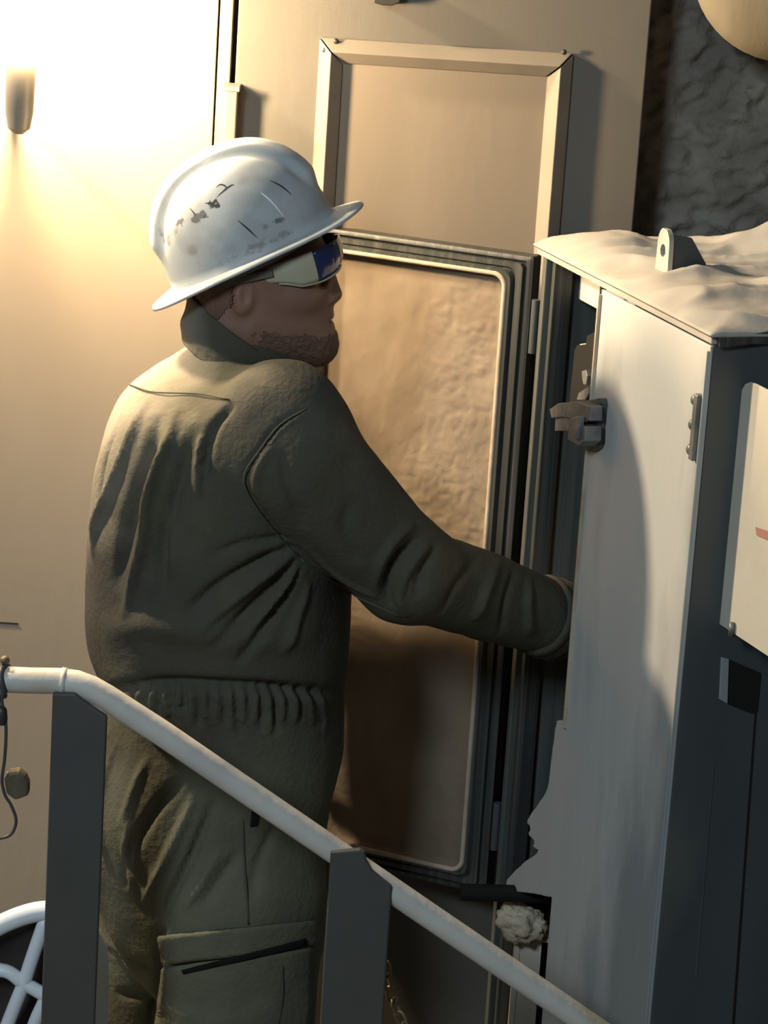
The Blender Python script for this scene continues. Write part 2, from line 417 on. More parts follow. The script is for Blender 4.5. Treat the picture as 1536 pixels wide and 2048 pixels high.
# ------------------------------------------------------------------ cabinet
A = P(1088, 492, .27)
B = PZ(1430, 667, A[2])
E1 = nrm(B - A); E1[2] = 0; E1 = nrm(E1)
E2 = np.array([-E1[1], E1[0], 0.0])          # away and to the right
if E2[0] < 0: E2 = -E2
NF = -E2                                       # front face looks left
ZC = A[2]; LAB = np.linalg.norm(B - A); DEP = .42
def CF(px, py, off=0.0): return PP(px, py, A + NF * off, NF)
def uz(p): return np.dot(p - A, E1), p[2]
cab = thing('control_cabinet', 'tall dusty steel cabinet with one door open and dust heaped on top', 'cabinet', (A + B) / 2 * np.array([1, 1, 0]) + E2 * .2 * np.array([1, 1, 0]))
uM = uz(CF(1209, 575))[0]
T = .014
def CP(u, w2, z): return A + E1 * u + E2 * w2 + UZ * (z - A[2])
def cbox(u0, u1, w0, w1, z0, z1, name, m, parent=cab, bevel=.002):
    return MB().box((CP(u0, w0, z0) + CP(u1, w1, z1)) / 2, E1, E2, UZ, (u1 - u0) / 2, (w1 - w0) / 2, (z1 - z0) / 2).build(name, m, parent, bevel=bevel)
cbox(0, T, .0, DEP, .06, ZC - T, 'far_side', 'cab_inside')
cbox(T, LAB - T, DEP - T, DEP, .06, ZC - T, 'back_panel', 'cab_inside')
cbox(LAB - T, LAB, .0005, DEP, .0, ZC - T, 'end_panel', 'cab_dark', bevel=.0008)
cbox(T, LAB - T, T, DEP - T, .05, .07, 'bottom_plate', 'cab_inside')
cbox(-.012, LAB + .004, -.006, DEP + .01, ZC - T, ZC - .002, 'top_plate', 'dust')
# front jambs of the opening
cbox(T, T + .012, .010, .04, .07, ZC - T, 'jamb', 'cab_rail')
cbox(T + .012, uM - .002, .05, .065, ZC - .075, ZC - T, 'lintel', 'cab_light')
cbox(T + .02, T + .034, .12, .135, .07, ZC - .04, 'inner_rail', 'cab_rail')
cbox(T + .005, uM, .25, .262, .3, ZC - .1, 'mounting_plate', 'cab_inside')
# plinth under the opening
cbox(.0, uM, .0, .30, .0, .05, 'plinth', 'cab_light')

# closed door (light, near half)
d2 = cbox(uM, LAB - .0005, -.004, .0, .02, ZC - T - .003, 'closed_door', 'cab_light', bevel=.0012)
cbox(uM - .0015, uM + .0035, -.009, -.003, CF(1130, 1450)[2], ZC - T - .01, 'door_edge_lip', 'gasket', d2, bevel=.001)
cbox(LAB - .006, LAB - .0015, -.008, -.003, .05, ZC - T - .01, 'door_edge_bead', 'cab_light', d2, bevel=.001)
# hinges on the near edge
zt, zb_ = CF(1405, 785)[2], CF(1395, 918)[2]
hc = LAB - .012
hg = cbox(hc - .007, hc + .006, -.014, -.003, zb_, zt, 'hinge', 'latch_metal', d2, bevel=.002)
for zz in np.linspace(zb_ + .012, zt - .010, 3):
    MB().lathe(CP(hc - .010, -.004, zz), NF, [(0, .008), (.007, .008), (.010, .005)], 12).build('hinge_bolt', 'latch_metal', d2, True)
# latch keeper plate with its stepped outline, behind the door edge
kp = [(1207, 572), (1203, 655), (1196, 664), (1181, 672), (1179, 688), (1162, 690), (1156, 700), (1152, 742), (1146, 800), (1146, 862), (1196, 862), (1208, 800), (1213, 575)]
poly = [PP(x, y, A + E2 * .022, NF) for x, y in kp]
MB().prism(poly, NF * .006).build('keeper_plate', 'black', d2, bevel=.001)  # black puts the shade of the opening into the plate's colour
MB().tube([PP(x, y, A + E2 * .018, NF) for x, y in kp[:5]], .0018, 6).build('keeper_lit_edge', 'gasket', d2, True)  # pale tube draws the lit edge along the plate's outline
MB().tube([PP(x, y, A + E2 * .018, NF) for x, y in kp[4:8]], .0018, 6).build('keeper_lit_edge', 'gasket', d2, True)
mini = [(1173, 742), (1182, 740), (1185, 752), (1182, 770), (1176, 768), (1174, 756)]
MB().prism([PP(x, y, A + E2 * .012, NF) for x, y in mini], NF * .008).build('keeper_tab', 'latch_metal', d2, bevel=.001)
mini = [(1168, 800), (1172, 786), (1184, 778), (1190, 774), (1194, 786), (1186, 800)]
MB().prism([PP(x, y, A + E2 * .010, NF) for x, y in mini], NF * .012).build('keeper_tab', 'latch_metal', d2, bevel=.001)
# latch block
def lpoly(pts, off, th, name, m='latch_metal', bev=.0015):
    return MB().prism([PP(x, y, A + NF * off, NF) for x, y in pts], NF * th).build(name, m, d2, bevel=bev)
lpoly([(1196, 800), (1214, 796), (1216, 808), (1208, 895), (1196, 903), (1188, 890)], .004, .014, 'latch_base', 'cab_rail')
lpoly([(1124, 818), (1142, 806), (1180, 802), (1206, 812), (1205, 842), (1172, 838), (1150, 834), (1128, 836)], .016, .020, 'latch_body')
lpoly([(1126, 830), (1150, 832), (1172, 842), (1168, 872), (1150, 862), (1124, 862)], .020, .012, 'latch_arm')
lpoly([(1172, 843), (1204, 852), (1203, 882), (1192, 892), (1168, 878)], .016, .026, 'latch_lever')
lpoly([(1152, 836), (1170, 832), (1166, 880), (1158, 876), (1150, 860)], .038, .010, 'latch_hook')
# dust crust creeping over the foot of the closed door's edge
CRUST = True
# seam and mark on the end panel; slot; open end door (cream)
NE = E1.copy()                               # end face looks towards the camera-right
BP = B + E1 * .0
def CE(px, py, off=0.0): return PP(px, py, BP + NE * off, NE)
def epoly(pts, off, th, name, m, parent, bev=.0008):
    return MB().prism([CE(x, y, off) for x, y in pts], NE * th).build(name, m, parent, bevel=bev)
ep = bpy.data.objects['end_panel']
epoly([(1426, 1530), (1428.5, 1530), (1392, 1955), (1390, 1955)], 0.0, .0012, 'weld_line', 'cab_inside', ep, 0)
epoly([(1511, 1400), (1515, 1400), (1468, 2060), (1463, 2060)], .0, .0008, 'panel_seam', 'black', ep, 0)
epoly([(1441, 1313), (1456, 1317), (1453, 1406), (1437, 1397)], .0, .004, 'slot_lit_flange', 'slot_lit_edge', ep)  # pale strip puts the slot's lit left edge into colour
epoly([(1457, 1318), (1522, 1346), (1515, 1424), (1503, 1427), (1454, 1408)], .0, .0015, 'slot_shade_plate', 'black', ep)  # dark of the slot's hollow drawn as a flat black plate
epoly([(1430, 672), (1500, 664), (1560, 656), (1560, 676), (1500, 684), (1432, 692)], .0, .012, 'top_lip', 'cab_rail', ep)
# cream plate door: stands off the end panel, parallel to the front face, hinged along the dark column
pl0 = CE(1482, 800)
dn = NF
def CW(px, py, off=0.0): return PP(px, py, pl0 + dn * off, dn)
wp = [(1481, 800), (1483, 780), (1490, 768), (1500, 764), (1512, 768), (1640, 835), (1600, 1352), (1536, 1313), (1474, 1272), (1438, 1248)]
MB().prism([CW(x, y) for x, y in wp], -dn * .003).build('cream_door', 'white_plate', cab, bevel=.0008)
cd_ = bpy.data.objects['cream_door']
MB().prism([CW(x, y, .0005) for x, y in [(1512, 1054), (1536, 1062), (1570, 1075), (1568, 1096), (1536, 1080), (1514, 1070)]], dn * .001).build('red_mark', mat('red_mark', (.36, .17, .13), .7), cd_)
MB().tube([CW(1464, 1245, .004), CW(1462, 1272, .004)], .004, 10).build('door_pin', 'latch_metal', cd_, True)
cbox(LAB + .002, LAB + .02, .09, .14, ZC - .09, ZC - .02, 'bolt_boss', 'cab_light', cab, .006)

# dust lying on the top
nu, nv = 110, 120
us = np.linspace(-.014, LAB + .012, nu); ws = np.linspace(-.010, DEP + .012, nv)
G = np.zeros((nu, nv, 3))
for i, u in enumerate(us):
    for j, v_ in enumerate(ws):
        p = Vector((u * 6 + v_ * 3, v_ * 9, 3.1))
        e = min(u + .014, LAB + .012 - u, v_ + .010, DEP + .012 - v_)
        k = 1 - math.exp(-max(e, 0) / .03)
        q_ = Vector((u * 5 + v_ * 2.5, v_ * 5 - u * 7, 3.1)); h = .012 + .014 * mnoise.noise(p * .7) + .014 * (1 - abs(mnoise.noise(q_ * 1.6))) ** 3 + .0022 * mnoise.noise(p * 3)
        h += .022 * math.exp(-((u - .06) / .09) ** 2 - ((v_ - .06) / .07) ** 2)
        h += .034 * math.exp(-((u - .10) / .13) ** 2 - ((v_ - .36) / .10) ** 2)
        h -= .012 * math.exp(-((u - LAB + .04) / .06) ** 2 - ((v_ - .14) / .07) ** 2)
        G[i, j] = CP(u, v_, ZC - .003 + k * max(h, .002))
b = MB().grid(G)
n = nu * nv
ds = b.build('dust_layer', 'dust', cab, True)
ds.modifiers.new('solid', 'SOLIDIFY').thickness = -.004
# lifting lug
def dusttop(px, py): return PZ(px, py, ZC + .016)
lb = dusttop(1322, 545)
lug = thing_lug = None
lp0 = lb
hL = .068; wL = .022
b = MB()
q = [(-wL, 0), (wL, 0), (wL * .9, hL * .8), (wL * .5, hL), (-wL * .5, hL), (-wL * .9, hL * .8)]
ring_out = []
N_ = 24
cy_, rr = hL * .55, .009
ang = np.linspace(0, 2 * math.pi, N_, endpoint=False)
def rayout(t):
    dx, dz = math.cos(t), math.sin(t); best = 1e9
    for k in range(len(q)):
        x0, z0 = q[k]; x1, z1 = q[(k + 1) % len(q)]
        z0 -= cy_; z1 -= cy_
        den = dx * (z1 - z0) - dz * (x1 - x0)
        if abs(den) < 1e-9: continue
        s_ = (x0 * (z1 - z0) - z0 * (x1 - x0)) / den
        t_ = (x0 * dz - z0 * dx) / den
        if s_ > 0 and -1e-6 <= t_ <= 1 + 1e-6: best = min(best, s_)
    return best
v = []; f = []
for side in (0, 1):
    for t in ang:
        r = rayout(t)
        for rad in (rr, r):
            v.append(lp0 + E1 * (rad * math.cos(t)) + UZ * (cy_ + rad * math.sin(t) - .006) + E2 * (.007 * side))
for k in range(N_):
    k2 = (k + 1) % N_
    a0, a1, b0, b1 = 2 * k, 2 * k + 1, 2 * k2, 2 * k2 + 1
    o_ = 2 * N_
    f += [(a0, a1, b1, b0), (a0 + o_, b0 + o_, b1 + o_, a1 + o_), (a1, a1 + o_, b1 + o_, b1), (a0, b0, b0 + o_, a0 + o_)]
lugo = MB().add(v, f).build('lifting_lug', 'dust', cab)
tri = [lp0 + E1 * .016 - UZ * .006 + E2 * .007, lp0 + E1 * .016 + E2 * .062 + UZ * .014, lp0 + E1 * .016 + E2 * .036 + UZ * (hL - .016), lp0 + E1 * .016 + E2 * .007 + UZ * (hL - .012)]
MB().prism(tri, -E1 * .007).build('lug_gusset', 'cab_dark', lugo, bevel=.001)

# open cabinet door: dished inner side with rubber gasket
Hh = P(1068, 515, .285)
D2 = PZ(700, 463, Hh[2])
ED = nrm(np.array([D2[0] - Hh[0], D2[1] - Hh[1], 0]))     # from hinge to free edge (left, away)
ND = np.array([ED[1], -ED[0], 0.0])
if ND[1] > 0: ND = -ND                                    # towards the camera
print('DOOR dir', ED, 'free end Y', (Hh + ED * .40)[1], 'CAB E1', E1, 'B', B, 'ZC', ZC, 'LAB', LAB, 'uM', uM)
WD = .40
zt = Hh[2]; zb2 = PP(966, 1788, Hh, ND)[2]
HD = zt - zb2
def DP(u, v, n): return Hh + ED * u + UZ * (v - HD) + ND * n    # v from bottom 0..HD
def rrect(u0, u1, v0, v1, r, nper=10):
    pts = []
    for cx, cy, a0 in ((u1 - r, v1 - r, 0), (u0 + r, v1 - r, 90), (u0 + r, v0 + r, 180), (u1 - r, v0 + r, 270)):
        for t in np.linspace(0, 90, nper): 
            a = math.radians(a0 + t); pts.append((cx + r * math.cos(a), cy + r * math.sin(a)))
    return pts
fs, ft = .041, .030
rings = [(0.0, -.030, .004), (0.0, .0, .004), (.10, .002, .004), (.22, .002, .006), (.26, -.004, .007), (.34, -.004, .008), (.38, .003, .01), (.62, .003, .014), (.70, -.001, .016), (.80, .006, .018), (.92, .006, .019), (1.0, .002, .02), (1.0, -.016, .02)]
v = []; NP = 40
for (t, n_, r) in rings:
    v += [DP(x, y, n_) for x, y in rrect(fs * t, WD - fs * t, ft * t, HD - ft * t, r)]
f = []
for i in range(len(rings) - 1):
    for k in range(NP):
        f.append((i * NP + k, i * NP + (k + 1) % NP, (i + 1) * NP + (k + 1) % NP, (i + 1) * NP + k))
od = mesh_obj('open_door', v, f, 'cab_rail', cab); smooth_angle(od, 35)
# gasket bead
MB().tube([DP(x, y, .004) for x, y in rrect(fs + .001, WD - fs - .001, ft + .001, HD - ft - .001, .02)], .0042, 8, closed=True).build('gasket', 'gasket', od, True)
# dusty inner pan
nu, nv = 90, 260
G = np.zeros((nu, nv, 3))
for i, u in enumerate(np.linspace(fs - .002, WD - fs + .002, nu)):
    for j, vv in enumerate(np.linspace(ft - .002, HD - ft + .002, nv)):
        p = Vector((u * 8, .3, vv * 8))
        amt = max(0, mnoise.noise(p * .7 + Vector((4, 0, 1))) + .15)
        d = amt * (.0016 * mnoise.noise(p * 9) + .0018 * mnoise.noise(Vector((u * 110 + vv * 60, 0, vv * 140)))) + .001 * mnoise.noise(p * 2)
        e = min(u - fs, WD - fs - u, vv - ft, HD - ft - vv)
        d += .008 * math.exp(-max(e, 0) / .006)
        G[i, j] = DP(u, vv, -.014 + d)
pan = MB().grid(G).build('door_pan', 'door_dust', od, True)
pan.modifiers.new('solid', 'SOLIDIFY').thickness = .003
MB().box(DP(WD / 2, HD / 2, -.026), ED, UZ, ND, WD / 2 - .004, HD / 2 - .004, .004).build('door_skin', 'cab_dark', od)
# hinges of the open door
for (px, py0, py1) in ((1072, 600, 708), (990, 1605, 1700)):
    a_ = PP(px, py0, Hh + ND * .004, ND); c_ = PP(px, py1, Hh + ND * .004, ND)
    hp = MB().tube([np.array([Hh[0] + .008, Hh[1] - .006, a_[2]]), np.array([Hh[0] + .008, Hh[1] - .006, c_[2]])], .0065, 12).build('hinge', 'cab_dark', od)
    smooth_angle(hp)
# black bar under the door
s0, s1 = P(922, 1784, .17), P(1098, 1789, .19)
MB().tube([s0, s0 * .5 + s1 * .5, s1], .0135, 14).build('black_bar', 'black', cab)

# light patches at the cabinet's foot, built as a pale lump and a post
cl = P(1042, 1846, .20)
nt_, np_ = 40, 28
v = []; f = []
for i in range(np_ + 1):
    ph = math.pi * i / np_
    for j in range(nt_):
        th = 2 * math.pi * j / nt_
        d = Vector((math.sin(ph) * math.cos(th), math.sin(ph) * math.sin(th), math.cos(ph)))
        r = 1 + .30 * mnoise.noise(d * 1.7 + Vector((3, 1, 2))) + .18 * mnoise.noise(d * 5) + .08 * mnoise.noise(d * 13)
        v.append(cl + np.array([d.x * .036 * r - d.z * .008, d.y * .03 * r, d.z * .033 * r]))
for i in range(np_):
    for j in range(nt_):
        f.append((i * nt_ + j, (i + 1) * nt_ + j, (i + 1) * nt_ + (j + 1) % nt_, i * nt_ + (j + 1) % nt_))
tag(mesh_obj('light_patch_lump', v, f, 'light_patch_pale', smooth=True), 'pale crumbly lump standing in for a patch of light on the cabinet', 'light patch')
pb = P(1052, 1985, .215)
lx = P(1031, 2010, .215)[0]; rx = P(1074, 2010, .215)[0]
pt_ = cab
ztop = cl[2] - .032
MB().box(((lx + rx) / 2, .219, ztop / 2), XA, YA, UZ, (rx - lx) / 2, .004, ztop / 2).build('light_patch_post', 'light_patch_cream', pt_, bevel=.001)
MB().box((lx - .004, .235, ztop / 2), XA, YA, UZ, .004, .022, ztop / 2).build('light_post_web', 'light_patch_cream', pt_, bevel=.001)
MB().box(((lx + rx) / 2, .235, ztop + .002), XA, YA, UZ, .03, .03, .003).build('light_post_cap', 'light_patch_cream', pt_, bevel=.001)

# ------------------------------------------------------------------ SDF tools
def seg(p, a, b, ra, rb=None):
    a = np.asarray(a, float); b = np.asarray(b, float); rb = ra if rb is None else rb
    ab = b - a; t = np.clip(((p - a) @ ab) / np.dot(ab, ab), 0, 1)
    q = p - a - t[:, None] * ab
    return np.sqrt((q * q).sum(1)) - (ra + (rb - ra) * t)
def ell(p, c, r, R=None):
    q = p - np.asarray(c, float)
    if R is not None: q = q @ R
    r = np.asarray(r, float)
    k0 = np.sqrt(((q / r) ** 2).sum(1)); k1 = np.sqrt(((q / r ** 2) ** 2).sum(1)) + 1e-9
    return k0 * (k0 - 1) / k1
def smin(a, b, k):
    h = np.clip(.5 + .5 * (b - a) / k, 0, 1)
    return b + (a - b) * h - k * h * (1 - h)
def surface_nets(sdf, lo, hi, h):
    lo = np.asarray(lo, float); hi = np.asarray(hi, float)
    C = 4
    nc = np.ceil((hi - lo) / (h * C)).astype(int)
    n = nc * C + 1
    cg = np.stack(np.meshgrid(*[lo[i] + (np.arange(nc[i]) + .5) * h * C for i in range(3)], indexing='ij'), -1)
    cv = sdf(cg.reshape(-1, 3)).reshape(nc)
    near = np.abs(cv) < h * C * 1.6
    F = np.full(n, 1.0, np.float32)
    rep = cv
    for ax_ in range(3): rep = np.repeat(rep, C, axis=ax_)
    F[:-1, :-1, :-1] = rep
    nm = near
    for ax_ in range(3): nm = np.repeat(nm, C, axis=ax_)
    m = np.zeros(n, bool); m[:-1, :-1, :-1] = nm
    m[1:, :, :] |= m[:-1, :, :].copy(); m[:, 1:, :] |= m[:, :-1, :].copy(); m[:, :, 1:] |= m[:, :, :-1].copy()
    idx = np.argwhere(m)
    for s_ in range(0, len(idx), 400000):
        q = idx[s_:s_ + 400000]
        F[q[:, 0], q[:, 1], q[:, 2]] = sdf(lo + q * h)
    I = (F < 0)
    cnt = np.zeros(n - 1, np.uint8)
    cs = [(a, b, c) for a in (0, 1) for b in (0, 1) for c in (0, 1)]
    for a, b, c in cs: cnt += I[a:n[0] - 1 + a, b:n[1] - 1 + b, c:n[2] - 1 + c]
    act = np.argwhere((cnt > 0) & (cnt < 8))
    ids = np.full(n - 1, -1, np.int64); ids[act[:, 0], act[:, 1], act[:, 2]] = np.arange(len(act))
    val = {c: F[act[:, 0] + c[0], act[:, 1] + c[1], act[:, 2] + c[2]] for c in cs}
    acc = np.zeros((len(act), 3)); num = np.zeros(len(act))
    for c in cs:
        for ax_ in range(3):
            if c[ax_] == 0:
                d = list(c); d[ax_] = 1; d = tuple(d)
                va, vb = val[c], val[d]; x = (va < 0) != (vb < 0)
                t = np.where(x, va / np.where(x, va - vb, 1), 0)
                pos = np.array(c, float) + np.zeros((len(act), 3)); pos[:, ax_] += t
                acc[x] += pos[x]; num[x] += 1
    V = lo + (act + acc / num[:, None]) * h
    Fc = []
    for ax_ in range(3):
        o1, o2 = (ax_ + 1) % 3, (ax_ + 2) % 3
        sl0 = [slice(None)] * 3; sl1 = [slice(None)] * 3
        sl0[ax_] = slice(0, n[ax_] - 1); sl1[ax_] = slice(1, n[ax_])
        a_, b_ = I[tuple(sl0)], I[tuple(sl1)]
        e = np.argwhere(a_ != b_)
        e = e[(e[:, o1] > 0) & (e[:, o2] > 0) & (e[:, o1] < n[o1] - 1) & (e[:, o2] < n[o2] - 1)]
        def cid(d1, d2):
            q = e.copy(); q[:, o1] -= d1; q[:, o2] -= d2
            return ids[q[:, 0], q[:, 1], q[:, 2]]
        quad = np.stack([cid(1, 1), cid(0, 1), cid(0, 0), cid(1, 0)], 1)
        flip = ~a_[e[:, 0], e[:, 1], e[:, 2]]
        quad[flip] = quad[flip][:, ::-1]
        Fc.append(quad)
    Fc = np.concatenate(Fc)
    for _ in range(2):
        V = V - np.clip(sdf(V), -h, h)[:, None] * grad(sdf, V)
    return V, Fc
def grad(sdf, V, e=.0015):
    g_ = np.stack([sdf(V + np.eye(3)[i] * e) - sdf(V - np.eye(3)[i] * e) for i in range(3)], 1)
    return g_ / (np.linalg.norm(g_, axis=1)[:, None] + 1e-9)
def np_mesh(name, V, F, m, parent, smooth=True):
    me = bpy.data.meshes.new(name)
    me.vertices.add(len(V)); me.vertices.foreach_set('co', V.astype(np.float32).ravel())
    me.loops.add(F.size); me.loops.foreach_set('vertex_index', F.astype(np.int32).ravel())
    me.polygons.add(len(F)); me.polygons.foreach_set('loop_start', np.arange(0, F.size, F.shape[1], dtype=np.int32))
    me.polygons.foreach_set('use_smooth', [smooth] * len(F))
    me.update(calc_edges=True); me.validate()
    o = bpy.data.objects.new(name, me); COL.objects.link(o)
    me.materials.append(MATS[m])
    o.parent = parent; o.matrix_parent_inverse = world_of(parent).inverted()
    return o
def hits(sdf, pxs, start=-.75, end=.5):
    d = np.array([ray(x, y) for x, y in pxs]); d = d / np.linalg.norm(d, axis=1)[:, None]
    t = (start - CAM[1]) / d[:, 1]
    for _ in range(90):
        t = t + np.clip(sdf(CAM + d * t[:, None]), -.05, .05) * .8
    p = CAM + d * t[:, None]
    ok = (np.abs(sdf(p)) < .004) & (p[:, 1] < end)
    return p, ok
def dens(pts, step=10):
    pts = np.asarray(spline([np.array([*p, 0.]) for p in pts], 8))[:, :2]
    out = [pts[0]]
    for p in pts[1:]:
        if np.linalg.norm(p - out[-1]) >= step: out.append(p)
    return np.array(out)

# dust crust creeping out past the foot of the closed door's edge
_out = [(1132, 1440), (1122, 1510), (1114, 1572), (1097, 1603), (1078, 1630), (1072, 1645), (1079, 1655), (1075, 1668), (1087, 1680), (1084, 1692), (1095, 1702), (1068, 1722), (1042, 1746), (1032, 1760), (1034, 1776), (1080, 1786), (1110, 1792)]
_d = dens(_out, 5)
_p2 = [(x + 2.2 * mnoise.noise(Vector((y * .11, 3, 0))), y + 2 * mnoise.noise(Vector((y * .13, 9, 0)))) for x, y in _d] + [(1180, 1800), (1190, 1440)]
MB().prism([PP(x, y, A - NF * .012, NF) for x, y in _p2], NF * .0156).build('dust_crust', 'cab_light', d2, bevel=.003, bseg=3)

# ------------------------------------------------------------------ the worker
per = thing('person', 'worker in olive coveralls, white hard hat and glasses reaching into the cabinet', 'person', (P(470, 1800, 0)[0], 0, 0))

# --- coveralls
SL = [  # py, left, right, half depth, centre Y
    (640, 440, 560, .045, .0), (690, 405, 590, .075, .0), (725, 345, 620, .125, .0), (765, 285, 640, .180, .0), (810, 238, 655, .215, .0),
    (870, 208, 668, .232, .0), (950, 189, 688, .235, .0), (1050, 181, 694, .228, .0), (1150, 176, 702, .222, .0), (1240, 173, 703, .22, .0),
    (1300, 180, 697, .215, .0), (1345, 196, 692, .207, .0), (1385, 216, 690, .198, .0), (1430, 206, 690, .197, .0), (1500, 184, 685, .202, .0),
    (1600, 166, 662, .208, .0), (1680, 167, 650, .208, .0), (1760, 182, 648, .20, .0), (1830, 205, 640, .185, .0), (1900, 240, 600, .15, .0)]
_z = []; _c = []; _a = []; _b = []
for py, l, r, bb, yc in SL:
    l3, r3 = P(l, py, yc), P(r, py, yc)
    _z.append((l3[2] + r3[2]) / 2); _c.append((l3[0] + r3[0]) / 2); _a.append((r3[0] - l3[0]) / 2); _b.append(bb)
_z, _c, _a, _b = [np.array(q)[::-1] for q in (_z, _c, _a, _b)]
_zz = np.linspace(_z[0], _z[-1], 240)
def _sm(q):
    q = np.interp(_zz, _z, q)
    k = np.ones(9) / 9
    return np.convolve(np.pad(q, 4, mode='edge'), k, 'valid')
_cc, _aa, _bb = _sm(_c), _sm(_a), _sm(_b)
TYAW = math.radians(8)
def torso(p):
    z = np.clip(p[:, 2], _z[0], _z[-1])
    c = np.interp(z, _zz, _cc); a = np.interp(z, _zz, _aa); b = np.interp(z, _zz, _bb)
    x = p[:, 0] - c; y = p[:, 1]
    q = (np.abs(x / a) ** 2.25 + np.abs(y / b) ** 2.25) ** (1 / 2.25)
    d = (q - 1) * np.minimum(a, b) * .95
    dz = np.maximum(np.maximum(_z[0] - p[:, 2], p[:, 2] - _z[-1]), 0)
    return np.maximum(d, 0) * 0 + np.where(dz > 0, np.sqrt(np.maximum(d, 0) ** 2 + dz ** 2), d)
sh_r, el_r, wr_r = P(600, 925, -.175), P(812, 1140, -.115), P(1098, 1236, .105)
sh_l, el_l, wr_l = P(470, 800, .185), P(450, 1060, .31), P(455, 1270, .315)  # unseen left arm, held out to keep lamp light off the open door
hip_r, kn_r, an_r = P(470, 1800, -.095), P(478, 2130, -.10), None
hip_l, kn_l = P(340, 1800, .095), P(292, 2130, .10)
FZ = 0.0
an_r = np.array([kn_r[0] - .02, kn_r[1], .12]); an_l = np.array([kn_l[0] - .05, kn_l[1], .12])
def cover(p):
    d = torso(p)
    d = smin(d, ell(p, P(560, 872, -.16), (.098, .088, .105)), .05)
    d = smin(d, ell(p, P(455, 775, .15), (.085, .09, .08)), .05)
    ar = seg(p, sh_r, el_r, .088, .070)
    ar = smin(ar, seg(p, el_r, wr_r, .068, .056), .03)
    d = smin(d, ar, .028)
    al = smin(seg(p, sh_l, el_l, .075, .066), seg(p, el_l, wr_l, .066, .052), .03)
    d = smin(d, al, .03)
    lr = smin(seg(p, hip_r, kn_r, .125, .108), seg(p, kn_r, an_r, .105, .09), .03)
    ll = smin(seg(p, hip_l, kn_l, .112, .088), seg(p, kn_l, an_l, .092, .085), .03)
    d = smin(d, smin(lr, ll, .012), .05)
    d = smin(d, ell(p, P(285, 1640, -.06), (.085, .10, .11)), .05)
    # cut the neck and cuffs open ends flat-ish
    return d
lo = np.array([P(100, 1000, 0)[0], -.40, .05]); hi = np.array([P(1130, 1000, .1)[0] + .06, .43, P(500, 600, 0)[2]])
V, F = surface_nets(cover, lo, hi, .0052)
Nn = grad(cover, V)
